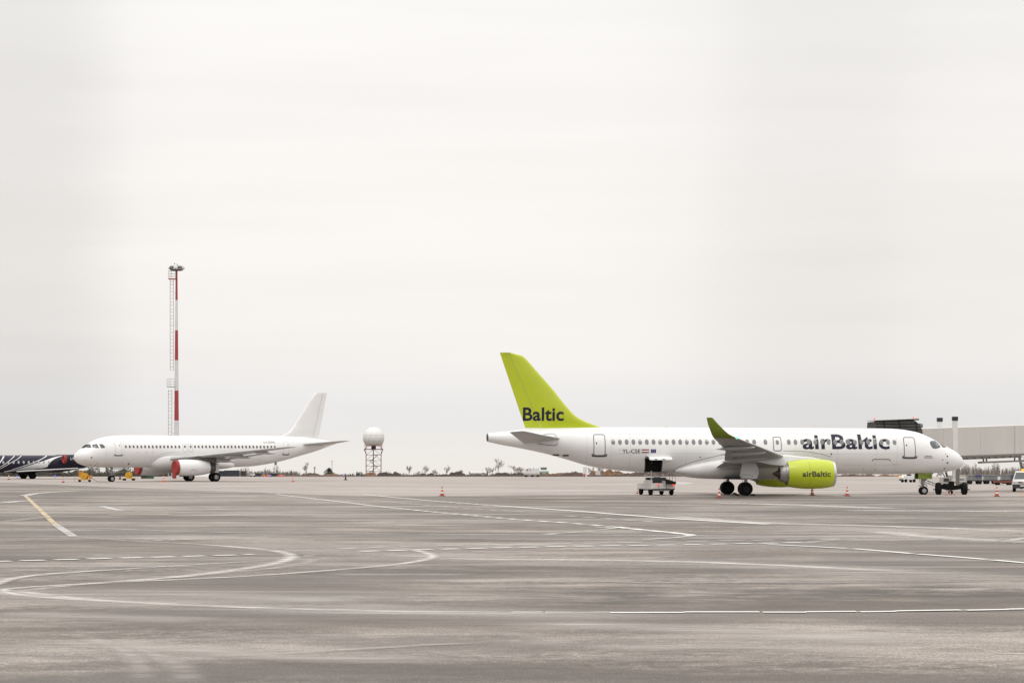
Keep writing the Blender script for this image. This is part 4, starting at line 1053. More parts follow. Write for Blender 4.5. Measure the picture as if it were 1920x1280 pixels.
for i in range(n_):
    for j in range(8): F2.append((i*9+j, i*9+j+1, (i+1)*9+j+1, (i+1)*9+j))
m.add(V_, F2); m.build('swoosh', 'white_paint', rootC, smooth=False, fix=False)
for i in range(10): window(rootC, HC, 1, 8.92+.782*i, 2.43, .30, .40, 1 if i in (3,) else 0, pane='pane_light')
for sg in (-1, 1):
    e = MB(); e.lathe([(x0-18.2, .5), (x0-18.0, .54), (x0-18.05, .60), (x0-18.6, .70), (x0-19.8, .72), (x0-21.0, .6), (x0-21.9, .42), (x0-21.8, .36)], (0, 1.9*sg, 2.86), 'x', 28); en = e.build('engine_cowl', 'navy_paint', rootC, angle=40)
    if sg == 1: letter(en, 'LY-VTA', 18.75, 20.75, 2.80, .34, lambda S, z: (x0-S, 1.9+.735, z), 'white_letter', .02, 'registration')
    MB().box((x0-19.6, 1.2*sg, 2.85), (2.2, .8, .16)).build('pylon', 'navy_paint', en, smooth=False)
    wo = wing('wing', [(.8, 10.6, 1.02, 4.6, .13, 2), (1.4, 10.95, 1.08, 4.2, .13, 2), (4.5, 12.9, 1.26, 2.6, .12, 1), (10.2, 16.8, 1.60, 1.2, .1, 0)], x0, sg, 'navy_paint', rootC)
    m = MB(); m.tube([(x0-10.95+.02, 1.4*sg, 1.09), (x0-12.9+.02, 4.5*sg, 1.265), (x0-16.78, 10.1*sg, 1.60)], [.085, .075, .05], 8); m.build('leading_edge', 'fairing_white', wo)
    st = gear(rootC, 'main_gear', 13.2, 1.75*sg, .48, .30, .5, 1.1, x0, .05, 'rim_dark')
    MB().box((x0-13.0, 1.35*sg, .85), (1.6, .1, .5)).build('gear_door', 'hole_dark', st, smooth=False)
    wing('tailplane', [(.1, 26.2, 5.75, 1.7, .1, 0), (2.6, 27.3, 5.75, .9, .08, 0)], x0, sg, 'navy_paint', rootC)
rings = []
for z, a0, b0 in ((2.9, 23.6, 27.6), (4.4, 25.0, 27.8), (5.8, 26.1, 28.0)):
    rings.append([(x0-(a0+(b0-a0)*c), t*.3, z) for c, t in AIRF]+[(x0-(a0+(b0-a0)*c), -t*.3, z) for c, t in AIRF[-2:0:-1]])
MB().loft(rings).build('fin', 'navy_paint', rootC, angle=60)
gear(rootC, 'nose_gear', 2.5, 0, .26, .18, .36, 1.1, x0, 0)
m = MB(); m.box((x0-12.05, 0, 3.5), (.3, .03, .35)); m.build('antenna', 'white_letter', rootC, smooth=False)
lx, ly = 13-18.0, 1.9
t = thing('engine_cover', 'small red inlet cover on the rear engine of the navy jet', 'engine cover', (rootC.location.x+lx*ca-ly*sa, rootC.location.y+lx*sa+ly*ca, 0), ANG, 'red engine covers')
m = MB(); m.lathe([(-.35, .64), (.02, .62), (.09, .56), (.06, .46), (.0, .4), (-.02, .01)], (0, 0, 2.86), 'x', 28); m.build('cover_disc', 'cover_red', t, angle=50)
# ================================================================== floodlight mast
def at(px, d): return (px-960)/FPX*d
D = 374.0
t = thing('floodlight_mast', 'tall red and white banded floodlight mast behind the plain white airliner', 'light mast', (at(331, D), D, 0))
zy = lambda y: CAM_H + (861-y)*D/FPX
m = MB(); rr = lambda z: .43 - .29*z/32.0
lev = [(.0, 1)] + [(zy(y), c) for y, c in ((788, 0), (732, 1), (675, 0), (619, 1), (562.5, 0))] + [(zy(506), 0)]
zs = [.0, zy(788), zy(732), zy(675), zy(619), zy(562.5), zy(506)]; cs = [0, 1, 0, 1, 0, 1]
for i in range(6): m.lathe([(zs[i], rr(zs[i])), (zs[i+1], rr(zs[i+1]))], (0, 0, 0), 'z', 16, cs[i])
m.build('mast_pole', ['mast_white', 'mast_red'], t)
def ladder(z0, z1, xc, w, name='ladder'):
    m = MB()
    for sx in (-1, 1): m.tube([(xc+sx*w/2, 0, z0), (xc+sx*w/2, 0, z1)], .055, 5)
    z = z0
    while z < z1:
        m.tube([(xc-w/2, 0, z), (xc+w/2, 0, z)], .034, 4)
        z += .52
    z = z0+.6
    while z < z1-.3:      # safety cage hoops behind, and ties to the pole
        m.tube([(xc+w/2*math.cos(a0)*1.0, .36*math.sin(a0), z) for a0 in [math.pi*k/6 for k in range(7)]], .016, 4); z += 1.05
    for q in (.15, .5, .85):
        zz = z0+(z1-z0)*q; m.tube([(xc+w/2, 0, zz), (-.2, 0, zz)], .025, 4)
    return m.build(name, 'galv_pale', t)
ladder(.3, zy(731), -.98, .52); ladder(zy(694), zy(524), -.72, .5)
def basket(z0, z1, xl, xr, mat):
    m = MB(); m.box(((xl+xr)/2, 0, z0), (xr-xl, 1.0, .12), 1)
    for x in (xl, (xl*2+xr)/3, xr-.05):
        for y in (-.48, .48): m.tube([(x, y, z0), (x, y, z1)], .022, 4)
    for q in (.33, .66, 1):
        z = z0+(z1-z0)*q
        m.tube([(xr, -.48, z), (xl, -.48, z), (xl, .48, z), (xr, .48, z)], .022, 4)
    return m.build('platform', ['galv_pale', mat], t, smooth=False)
basket(zy(725), zy(710), -1.4, -.25, 'galv_steel'); basket(zy(523), zy(508), -1.2, -.05, 'mast_red')
m = MB(); z = zy(506.5); m.lathe([(z-.1, .5), (z-.06, .95), (z+.1, .95), (z+.12, .3)], (0, 0, 0), 'z', 18); m.build('head_ring', 'dark_metal', t)
for k, a0 in enumerate((200, 235, 270, 305, 340, 20, 160)):
    x, y = 1.05*math.cos(R(a0)), 1.05*math.sin(R(a0))
    m = MB(); m.box((x, y, z+.36), (.62, .25, .42), 0, rz=R(a0+90), rx=R(-35)); m.tube([(x*.8, y*.8, z), (x, y, z+.3)], .04, 4, 1)
    m.build('floodlight', ['flood_glass' if k in (1, 3) else 'galv_pale', 'dark_metal'], t, smooth=False)
for x, h in ((-.28, .98), (.12, .85)):
    m = MB(); m.tube([(x, 0, z), (x, 0, z+h-.2)], .015, 4); m.sphere((x, 0, z+h), .09, 1, 8, 5); m.build('obstruction_lamp', ['galv_pale', 'dark_metal'], t)

# ================================================================== weather radar tower
D = 436.0; S_ = FPX/D; zb = ground_z(D)
t = thing('radar_tower', 'steel lattice tower topped by a white ball radome', 'radar tower', (at(700.5, D), D, 0), R(3.2))
zy = lambda y: CAM_H + (861-y)*D/FPX
m = MB(); zc_ = zy(820.2); m.sphere((0, 0, zc_), 20.1/S_, 0, 40, 22, -.74); m.build('radome', 'radome_white', t)
m = MB()
for k in range(12):
    a0 = R(30*k+9); pts = [(20.18/S_*math.cos(e)*math.cos(a0+.18*math.sin(3*e)), 20.18/S_*math.cos(e)*math.sin(a0+.18*math.sin(3*e)), zc_+20.18/S_*math.sin(e)) for e in [R(-40+12*i) for i in range(11)]]
    m.tube(pts, .010, 4)
for e in (-18, 14): m.tube([(20.2/S_*math.cos(R(e))*math.cos(R(10*k)), 20.2/S_*math.cos(R(e))*math.sin(R(10*k)), zc_+20.2/S_*math.sin(R(e))) for k in range(37)], .010, 4)
m.build('radome_seam', 'seam_faint', t)
m = MB(); m.tube([(-.25, 0, zc_+1.85), (-.25, 0, zc_+2.15)], .025, 5); m.tube([(.1, 0, zc_+1.9), (.1, 0, zc_+2.0)], .04, 5); m.build('lightning_rod', 'galv_steel', t)
m = MB(); z1 = zy(833.6); m.lathe([(z1-.06, .3), (z1-.06, 1.65), (z1+.05, 1.65), (z1+.05, .3)], (0, 0, 0), 'z', 24); m.build('ring_beam', 'tower_grey', t)
m = MB(); z2 = zy(842); m.box((0, 0, z2), (3.45, 3.45, .14)); m.build('deck', 'tower_brown', t, smooth=False)
m = MB(); m.box((0, 0, (z1+z2)/2), (.85, .85, z1-z2-.1)); m.build('equipment_cabin', 'tower_brown', t, smooth=False)
a_, b_ = 1.33, 1.62
for sx in (-1, 1):
    for sy in (-1, 1):
        m = MB(); m.tube([(sx*a_, sy*a_, zb), (sx*a_, sy*a_, zy(851)), (sx*b_, sy*b_, z2-.05)], .085, 6); m.tube([(sx*1.58, sy*1.58, z2), (sx*1.15, sy*1.15, z1)], .075, 5)
        m.build('leg', 'tower_grey', t)
m = MB(); lv = [zb+.1, zy(883.5), zy(873.5), zy(863), zy(852.5), z2]
for f in range(4):
    rot = Matrix.Rotation(f*math.pi/2, 3, 'Z')
    for i in range(5):
        za, zb_ = lv[i], lv[i+1]
        P = lambda x, z: tuple(rot @ Vector((x, -a_, z)))
        m.bar(P(-a_, zb_), P(a_, zb_), .07)
        m.bar(P(-a_, za), P(0, zb_) if i % 2 == 0 else P(-.2, zb_), .055); m.bar(P(a_, za), P(0, zb_) if i % 2 == 0 else P(.2, zb_), .055)
    m.bar(tuple(rot @ Vector((-1.6, -1.6, z2))), tuple(rot @ Vector((-.5, -1.3, z1))), .06); m.bar(tuple(rot @ Vector((1.6, -1.6, z2))), tuple(rot @ Vector((.5, -1.3, z1))), .06)
    m.bar(tuple(rot @ Vector((-1.7, -1.7, z2+.55))), tuple(rot @ Vector((1.7, -1.7, z2+.55))), .035)
m.build('bracing', 'tower_grey', t, smooth=False)
m = MB(); m.box((-.05, 0, (zb+z2)/2), (.16, .16, z2-zb))
for i in range(1, 5):
    s_ = -1 if i % 2 == 0 else 1
    m.box((s_*-.45, 0, lv[i]+.05), (.8, .7, .10)); m.bar((s_*-.75, .2, lv[i]), (s_*.4, .2, lv[i-1]), .09)
m.build('stair', 'dark_metal', t, smooth=False)

# ================================================================== boarding bridge at the green-tailed airliner
t = thing('boarding_bridge', 'grey boarding bridge running in from the right edge to the airliner nose', 'boarding bridge', (34.5, 201, 0))
ox, oyy = 34.5, 201
def BX(px, d): return at(px, d)-ox
# the tunnel runs away from us to the right; u = 0 at the cab, 1 where it leaves the picture
Q0, Q1 = Vector((33.8, 204.0)), Vector((46.1, 221.0)); qd = (Q1-Q0).normalized(); qn = Vector((qd.y, -qd.x))
def tp(u, off, z): p_ = Q0.lerp(Q1, u)+qn*off; return (p_.x-ox, p_.y-oyy, z)
def tun(u): return 5.39+.54*u, 3.02+.34*u
def tbox(m_, u0, u1, off0, off1, fz0, fz1, mi=0):
    m_.loft([[tp(u, off0, fz0(u)), tp(u, off1, fz0(u)), tp(u, off1, fz1(u)), tp(u, off0, fz1(u))] for u in (u0, u1)], mi)
zb = lambda k: (lambda u: tun(u)[1]+k)
m = MB(); e_ = tp(2.28, -1.3, 0); m.lathe([(3.2, .1), (3.2, 2.5), (7.1, 2.5), (7.35, 2.2), (7.4, .1)], (e_[0], e_[1], 0), 'z', 28); m.build('rotunda', 'bridge_white', t)
m = MB(); m.lathe([(0, 1.1), (.25, 1.1), (.3, .55), (3.2, .55)], (e_[0], e_[1], 0), 'z', 20); m.build('rotunda_pillar', 'cart_grey', t)
m = MB(); tbox(m, -.02, 2.2, -2.6, 0, zb(0), lambda u: tun(u)[0]); m.build('tunnel', 'bridge_panel', t, smooth=False, bevel=.03)
m = MB()
for u in (.22, .57, 1.2):
    tbox(m, u, u+.0012, -.01, .012, zb(.05), lambda q: tun(q)[0]-.05)
tbox(m, .905, .912, -.01, .03, zb(.02), lambda q: tun(q)[0]-.02)
m.build('panel_joint', 'bridge_joint', t, smooth=False)
m = MB(); tbox(m, 0, 2.2, -.4, .06, zb(-.16), zb(-.003)); tbox(m, .05, .97, -.5, -.05, zb(-.34), zb(-.165))
for i in range(12): tbox(m, .1+i*.07, .125+i*.07, -.04, .03, zb(-.33), zb(-.175))
m.build('floor_beam', 'bridge_frame', t, smooth=False)
m = MB(); tbox(m, .585, 2.2, -.4, .0, zb(-.72), zb(-.57))
for u in (.61, .64, .92): tbox(m, u, u+.006, -.2, -.1, zb(-.575), zb(-.33))
m.build('cable_carrier', 'bridge_frame', t, smooth=False)
# drive column portal with black caps
Dc = 205.6
m = MB(); m.box((BX(1790.5, Dc), Dc-oyy, 3.72), (.40, .4, 5.0)); m.box((BX(1762, Dc+4.6), Dc+4.6-oyy, 3.9), (.38, .4, 4.9)); m.build('lift_column', 'bridge_white', t, smooth=False, bevel=.03)
for px, dd, y0 in ((1790.5, Dc, 784.5), (1762, Dc+4.6, 786.5)):
    zc_ = CAM_H+(861-y0)*dd/FPX; m = MB(); m.box((BX(px, dd), dd-oyy, zc_), (.46, .48, .34)); m.build('column_cap', 'cap_black', t, smooth=False, bevel=.03)
m = MB(); m.box((BX(1795.5, 203), 2, 1.62), (.26, .34, 1.9)); m.box((BX(1795.5, 203), 3.6, 2.5), (.24, 3.4, .2)); m.build('lower_leg', 'bridge_frame', t, smooth=False)
# bogie: two big tyres seen end on, black sagging crossbeam
xl, xr = BX(1759.5, 197.5), BX(1808, 197.5); yb = 197.5-oyy
for x in (xl, xr):
    w_ = wheel(t, 0, 0, .5, .42, 'drive_wheel', 'rim_dark'); w_.location = (x, yb, 0); w_.rotation_euler = (0, 0, R(90))
m = MB(); pr = [(xl+.1, .52), (xl+.5, .42), ((xl+xr)/2, .36), (xr-.5, .42), (xr-.1, .52), (xr-.1, .92), (xr-.45, .78), ((xl+xr)/2+.22, .74), ((xl+xr)/2+.2, 1.08), ((xl+xr)/2-.2, 1.08), ((xl+xr)/2-.22, .74), (xl+.45, .78), (xl+.1, .92)]
m.prism(pr, yb-.2, yb+.2); m.build('bogie_beam', 'bogie_black', t, smooth=False, bevel=.03)
m = MB(); m.tube([(xl-.42, yb, .42), (xl+.2, yb, .42)], .05, 6); m.tube([(xr-.2, yb, .42), (xr+.44, yb, .42)], .05, 6); m.build('hub_stub', 'bogie_black', t)
# cab with folding canopy over the aircraft door
Dk = 203.0
xl, xr = BX(1630.5, Dk), BX(1722, Dk); y0c, y1c = -.4, 4.0
m = MB(); rg = []
for k in range(15):
    y = y0c+(y1c-y0c)*k/14; pleat = .07 if k % 2 else 0.0
    ztop = 5.98-pleat
    ring = [(xl+.1+pleat, y, 4.2), (xl+.05+pleat, y, 5.2), (xl+.10+pleat, y, ztop-.04)]
    zr = ztop+.14
    ring += [(xl+1.4, y, ztop+.02), (xl+2.6, y, zr-.05), (xr-1.15, y, zr)]
    for q in range(1, 7): a0 = R(90-15*q); ring.append((xr-1.15+(1.12-pleat)*math.cos(a0), y, zr-1.3+1.3*math.sin(a0)))
    ring += [(xr-.02-pleat, y, 4.2)]
    rg.append(ring)
m.loft(rg, closed=False)
n_ = len(rg[0]); m.f.append(tuple(range(n_))); m.m.append(0)
m.build('canopy', 'canopy_grey', t, smooth=False, fix=False)
m = MB()
for k in range(6):         # horizontal folds on the face of the canopy
    z = 4.55+k*.24; xr_ = xr-.05-.35*max(0, (z-5.1))**1.6
    m.tube([(xl+.12, y0c-.02, z), ((xl+xr)/2, y0c-.05, z+.06-.02*k), (xr_, y0c-.02, z+.02)], .022, 5)
for q in (.22, .53, .86):
    x = xl+(xr-xl)*q; m.tube([(x-.1, y0c-.03, 5.9+.12*q), (x, y0c-.07, 5.4), (x+.14, y0c-.03, 4.4)], .028, 5)
m.build('canopy_fold', 'bogie_black', t)
m = MB(); m.loft([[(xl+.02, y0c-.15, 6.02), (xl+.02, y1c, 6.02), (xl+.02, y1c, 6.09), (xl+.02, y0c-.15, 6.09)], [(xr-.35, y0c-.15, 6.16), (xr-.35, y1c, 6.16), (xr-.35, y1c, 6.23), (xr-.35, y0c-.15, 6.23)]]); rp = m.build('canopy_roof', 'bridge_white', t, smooth=False)
m = MB(); m.loft([[(xl+.02, y0c-.17, 5.93), (xl+.02, y0c-.09, 5.93), (xl+.02, y0c-.09, 6.015), (xl+.02, y0c-.17, 6.015)], [(xr-.37, y0c-.17, 6.05), (xr-.37, y0c-.09, 6.05), (xr-.37, y0c-.09, 6.155), (xr-.37, y0c-.17, 6.155)]]); m.build('roof_edge', 'bogie_black', t, smooth=False)
for x, z in ((xl+.12, 6.09), (xr-.75, 6.2)):
    m = MB(); m.lathe([(z, .05), (z+.1, .05), (z+.15, .03), (z+.16, .005)], (x, 0, 0), 'z', 10); m.build('warning_lamp', 'lamp_red', t)
m = MB(); m.box((xr+.12, 2.0, 5.62), (.42, .5, .32)); m.build('cable_drum', 'cart_grey', t, smooth=False)
m = MB(); m.box(((xl+xr)/2, 2.6, 3.9), (xr-xl-.3, 2.6, 2.4)); m.build('cab', 'bridge_panel', t, smooth=False)
# service stairs behind, at the picture edge
t = thing('service_stair', 'galvanised stair with railing behind the white van', 'stairs', (at(1922, 236), 236, 0))
m = MB()
for y in (-.5, .5): m.tube([(-.35, y, 2.5), (1.6, y, .1)], .06, 5)
for i in range(10): m.box((-.3+.19*i, 0, 2.42-.235*i), (.24, 1.0, .04))
m.build('flight', 'galv_steel', t, smooth=False)
m = MB()
for y in (-.5, .5):
    for z in (3.05, 3.5): m.tube([(-.35, y, z), (.5, y, z), (1.9, y, z-1.7)], .03, 5)
    for x in (-.3, .4): m.tube([(x, y, 2.4-.3*x), (x, y, 3.5)], .03, 5)
m.build('railing', 'galv_pale', t)
m = MB(); m.tube([(-.42, -.3, 0), (-.38, -.3, 2.0), (-.62, -.3, 3.1)], .13, 8); m.box((-.6, -.3, 3.2), (.35, .35, .3)); m.build('stair_post', 'bridge_frame', t)

# ================================================================== ground vehicles
def wheels4(root, L_, W_, r, w, mat='rim_dark', xs=None):
    for x in (xs or (-L_*.32, L_*.32)):
        for y in (-1, 1): wheel(root, x, y*(W_/2-w/2), r, w, rim=mat)

# belt loader (x forward, away from us)
p = G(1233, 928.3)
t = thing('belt_loader', 'cream belt loader with lit red tail lamps below the open hold of the airliner', 'belt loader', (p.x, p.y+2.4, 0), R(100))
m = MB(); m.box((0, 0, .72), (5.0, 1.95, .5)); m.box((0, 0, .45), (4.6, 1.3, .22)); m.box((-1.0, .86, 1.05), (2.2, .2, .32)); m.build('chassis', 'loader_cream', t, smooth=False, bevel=.05)
m = MB(); m.box((-2.51, 0, .48), (.06, 1.9, .1)); m.box((-1.2, .1, 1.18), (1.2, 1.0, .46)); m.build('engine_cover', 'bumper_dark', t, smooth=False, bevel=.04)
m = MB()
for y in (-.86, -.1): m.box((-.4, y, 1.16), (5.2, .09, .24), ry=R(-4))
cv = m.build('conveyor_frame', 'loader_cream', t, smooth=False, bevel=.01)
m = MB(); m.box((-.4, -.48, 1.20), (5.2, .66, .10), ry=R(-4)); m.build('conveyor_belt', 'belt_black', cv, smooth=False)
m = MB(); m.tube([(-2.98, -.9, 1.0), (-2.98, -.06, 1.0)], .11, 10); m.build('end_roller', 'belt_black', cv)
m = MB(); m.tube([(-2.6, -1.02, 1.2), (-2.3, -1.02, 1.45), (.2, -1.02, 1.85), (1.9, -1.02, 2.05), (2.1, -1.02, 1.5)], .03, 5)
for x in (-1.4, -.4, .7, 1.6): m.tube([(x, -1.02, 1.15+.07*x), (x+.08, -1.02, 1.80+.14*x)], .026, 5)
m.build('handrail', 'galv_pale', cv)
m = MB(); m.box((-.2, .6, 1.15), (.6, .5, .5)); m.box((.35, .6, 1.05), (.5, .5, .25)); m.build('driver_seat', 'bumper_dark', t, smooth=False, bevel=.04)
m = MB(); m.tube([(-1.9, .82, .5), (-1.9, .82, 1.95)], .045, 6); m.tube([(-1.9, .82, 1.52), (.6, .82, 1.60), (.6, .0, 1.6), (-1.9, -.02, 1.48)], .028, 5); m.tube([(-2.5, .72, .02), (-2.3, .72, .9)], .06, 6); m.build('guard_pole', 'galv_pale', t)
for y in (-.82, .42):
    m = MB(); m.box((-2.53, y, .83), (.06, .14, .12)); m.build('tail_lamp', 'lamp_red', t, smooth=False)
wheels4(t, 5.0, 1.95, .36, .26, xs=(-1.75, 1.6))
m = MB(); m.box((-2.53, .35, .74), (.03, .02, .42)); m.box((-2.53, -.25, .74), (.03, .03, .40)); m.build('panel_gap', 'seam_grey', t, smooth=False)
# small white tractor with lit lamps under the nose
p = G(1703, 904)
t = thing('baggage_tractor', 'small white tractor with lit headlamps seen under the airliner nose', 'tractor', (p.x, p.y, 0), R(200))
m = MB(); m.box((.1, 0, .72), (2.5, 1.3, .62)); m.box((-.7, 0, 1.1), (.6, 1.1, .35)); m.build('body', 'vehicle_white', t, smooth=False, bevel=.07)
m = MB(); m.box((1.36, 0, .42), (.12, 1.3, .25)); m.box((-.1, 0, 1.15), (.35, .9, .3)); m.build('bumper', 'bumper_dark', t, smooth=False, bevel=.03)
for y in (-.5, .5):
    m = MB(); m.sphere((1.36, y, .96), .13, 0, 10, 6); m.build('headlamp', 'lamp_amber' if y < 0 else 'lamp_white', t)
wheels4(t, 2.5, 1.4, .28, .2); t.scale = (.72, .72, .78)
# ground power unit and pipes beside the nose gear
p = G(1788, 917)
t = thing('ground_power_unit', 'pale grey ground power unit behind the black bridge bogie', 'power unit', (p.x, p.y, 0), R(4))
m = MB(); m.box((.35, 0, .95), (1.55, 1.3, .8)); m.box((-.85, 0, .85), (.8, 1.2, .6)); m.build('housing', 'vehicle_grey', t, smooth=False, bevel=.04)
m = MB(); m.box((-.05, -.66, 1.02), (.45, .03, .5)); m.box((.62, -.66, .98), (.7, .02, .48)); m.build('side_panel', 'loader_cream', t, smooth=False)
m = MB(); m.box((.62, -.68, 1.02), (.5, .02, .05)); m.box((.62, -.68, .9), (.5, .02, .05)); m.box((-.85, -.62, .9), (.5, .03, .3)); m.build('grille', 'bumper_dark', t, smooth=False)
m = MB(); m.tube([(-.9, -.3, 1.15), (-1.15, -.35, 1.6), (-1.5, -.3, 1.75), (-1.7, -.3, 1.2)], .05, 6); m.tube([(-.6, 0, 1.15), (-.75, 0, 1.65)], .11, 8); m.build('hose', 'hose_dark', t)
wheels4(t, 2.2, 1.4, .28, .2)
# tow bar lattice from nose gear towards the bogie
p = G(1755, 926)
t = thing('tow_bar', 'grey lattice tow bar sloping from the airliner nose gear to the ground', 'tow bar', (p.x, p.y, 0), R(0))
m = MB()
for y in (-.22, .22):
    m.bar((-.95, y, 1.22), (1.25, y, .40), .07); m.bar((-.95, y, .98), (1.25, y, .22), .05)
for i in range(8):
    u = i/7; x = -.95+2.2*u; za = 1.22-.82*u; zb_ = .98-.76*u
    m.bar((x, -.22, za), (x, .22, za), .05); m.bar((x, -.22, za), (x, -.22, zb_), .04)
    if i < 7: m.bar((x, -.22, zb_), (x+.314, -.22, za-.117), .035)
m.build('lattice', 'galv_steel', t, smooth=False)
m = MB(); m.tube([(1.2, -.3, .16), (1.2, .3, .16)], .16, 10); m.build('roller', 'tyre_rubber', t)
# white van at the right edge, facing us
p = G(1929.5, 922)
t = thing('minivan', 'white minivan with a lit amber roof beacon at the right edge of the apron', 'van', (p.x, p.y+2.2, 0), R(-103))
prof = [(2.25, .42), (2.30, .62), (2.24, .92), (1.55, 1.10), (.75, 1.72), (.3, 1.84), (-1.9, 1.80), (-2.15, 1.6), (-2.25, .9), (-2.2, .4)]
m = MB()
rg = []
for y, q in ((-.94, .0), (-.88, 1), (.88, 1), (.94, 0)):
    rg.append([(x*(1 if q else .985), y*(1-.24*max(0, (z-1.0)/.85)), z if q else .42+(z-.42)*.965) for x, z in prof])
body = m.loft(rg).build('body', 'vehicle_white', t, angle=30)
def vy(z, y): return y*(1-.24*max(0, (z-1.0)/.85))
m = MB(); m.add([(1.52+.015, vy(1.14, -.82), 1.15), (1.52+.015, vy(1.14, .82), 1.15), (.80+.02, vy(1.68, .80), 1.70), (.80+.02, vy(1.68, -.80), 1.70)], [(0, 1, 2, 3)]); m.build('windscreen', 'glass_dark', t, smooth=False)
for sy in (-1, 1):
    m = MB(); m.add([(1.2, sy*.955*(1-.045), 1.16), (.62, sy*.94*(1-.18), 1.66), (-.4, sy*.94*(1-.185), 1.68), (-.4, sy*.955*(1-.045), 1.16)], [(0, 1, 2, 3)]); m.build('side_window', 'glass_dark', t, smooth=False)
    m = MB(); m.box((2.16, sy*.70, .84), (.22, .38, .16)); m.build('headlamp', 'lip_metal', t, smooth=False, bevel=.03)
    m = MB(); m.box((1.15, sy*1.02, 1.2), (.12, .18, .16)); m.build('mirror', 'bumper_dark', t, smooth=False, bevel=.03)
m = MB(); m.box((2.28, 0, .50), (.14, 1.84, .36)); m.box((2.27, 0, .85), (.1, .9, .10)); m.build('bumper', 'bumper_dark', t, smooth=False, bevel=.03)
m = MB(); m.box((2.36, 0, .55), (.02, .52, .11)); m.build('number_plate', 'white_letter', t, smooth=False)
m = MB(); m.lathe([(2.33, .085), (2.345, .085), (2.346, .01)], (0, 0, .85), 'x', 14); m.build('badge', 'lip_metal', t)
m = MB(); m.box((.35, .1, 1.92), (.22, .62, .13)); m.build('roof_beacon', 'lamp_amber', t, smooth=False, bevel=.04)
wheels4(t, 4.5, 1.86, .33, .22, xs=(-1.4, 1.4))
# truck on the far edge of the apron
D = 398; t = thing('service_truck', 'white box bodied service truck at the far edge of the apron', 'truck', (at(998, D), D, 0), R(180))
m = MB(); m.prism([(-1.15, .55), (1.25, .55), (1.25, .85), (.95, 1.42), (.5, 1.50), (-.1, 1.40), (-1.15, 1.52)], -.8, .8); m.build('body', 'vehicle_white', t, smooth=False, bevel=.05)
m = MB(); m.box((.05, 0, .47), (2.7, 1.64, .3)); m.build('chassis', 'vehicle_grey', t, smooth=False, bevel=.03)
m = MB(); m.box((.82, .82, 1.15), (.2, .03, .25)); m.box((-.2, .82, 1.45), (.12, .03, .1)); m.bar((.45, .83, 1.4), (.25, .83, .95), .05); m.build('side_window', 'glass_dark', t, smooth=False)
wheels4(t, 2.7, 1.6, .25, .2, xs=(-.9, .0, 1.0))
t = thing('pale_tractor', 'pale green cabin of a tractor peeping over the dirt beside the white service truck', 'tractor', (at(1020, 424), 424, ground_z(424)), 0)
m = MB(); m.box((0, 0, .7), (1.6, 1.0, .6)); m.build('hood', 'cabin_green', t, smooth=False, bevel=.04)
m = MB(); m.box((-.05, 0, 1.4), (1.0, .9, .38)); m.build('cab_glass', 'cart_grey', t, smooth=False); m = MB(); m.box((-.05, 0, 1.62), (1.3, 1.0, .09)); m.build('cab_roof', 'cabin_green', t, smooth=False, bevel=.02)
wheels4(t, 1.8, 1.2, .35, .25)
# white pillar with a red box, concrete block
D = 399; t = thing('utility_pillar', 'grey white upright pillar with a red box low on its side', 'pillar', (at(1097, D), D, 0))
m = MB(); m.box((0, 0, .82), (.62, .5, 1.62)); m.box((.08, -.255, .82), (.03, .02, 1.55)); m.build('column', 'mast_white', t, smooth=False, bevel=.02)
m = MB(); m.box((-.13, -.29, .28), (.3, .1, .42)); m.build('red_box', 'barrier_red', t, smooth=False, bevel=.02)
m = MB(); m.box((0, 0, .45), (.78, .7, .95)); m.box((0, 0, .94), (.84, .76, .05)); tag(m.build('concrete_block', 'mast_white', loc=(at(1121, 412), 412, ground_z(412)), smooth=False, bevel=.03), 'pale concrete block standing in front of the red brown dirt', 'block')
# long white pipe-like tank on the dirt
t = thing('storage_tank', 'long white horizontal tank lying among the dirt heaps', 'tank', (at(896, 420), 420, ground_z(420)), R(-2))
m = MB(); m.lathe([(-1.5, .02), (-1.46, .22), (-1.3, .3), (1.3, .3), (1.46, .24), (1.5, .02)], (0, 0, .62), 'x', 20); m.box((-.9, 0, .2), (.15, .5, .5)); m.box((.9, 0, .2), (.15, .5, .5)); m.build('vessel', 'cone_white', t)
m = MB(); m.lathe([(-1.53, .02), (-1.5, .22), (-1.38, .26)], (0, -.02, .66), 'x', 14); m.box((.95, -.31, .64), (.3, .03, .12)); m.build('end_cap', 'bumper_dark', t)

# baggage carts and trailers far right
def cart(px, d, L_, tarp, label):
    t = thing('baggage_cart', label, 'baggage cart', (at(px, d), d, 0), R(random.uniform(-6, 6)), 'baggage carts in front of the bare wood')
    m = MB(); m.box((0, 0, .42), (L_, 1.3, .14)); m.box((-L_/2-.35, 0, .4), (.7, .08, .06)); m.build('cart_bed', 'bumper_dark', t, smooth=False, bevel=.01)
    m = MB(); m.box((0, 0, .74), (L_-.12, 1.2, .46))
    for i in range(4): m.box((-L_/2+.2+i*(L_-.4)/3, -.62, .74), (.05, .04, .48), 0)
    m.build('curtain', 'cart_grey', t, smooth=False)
    m = MB(); m.box((0, 0, 1.02), (L_, 1.34, .06))
    if tarp: m.box((L_*.2, -.1, .98), (L_*.42, 1.3, .22), 1)
    m.build('cart_roof', ['cart_grey', 'tarp_blue'], t, smooth=False, bevel=.02)
    wheels4(t, L_, 1.3, .24, .15)
cart(1826, 282, 1.75, True, 'covered baggage cart with a dark blue tarp, nearest the airliner nose')
cart(1857, 284, 1.5, False, 'grey curtained baggage cart without tarp, between the other two carts')
cart(1893, 288, 2.0, True, 'baggage cart with blue roof edge nearest the white van')
t = thing('flat_trailer', 'low rusty red flatbed trailer in front of the baggage carts', 'trailer', (at(1881, 272), 272, 0), R(2))
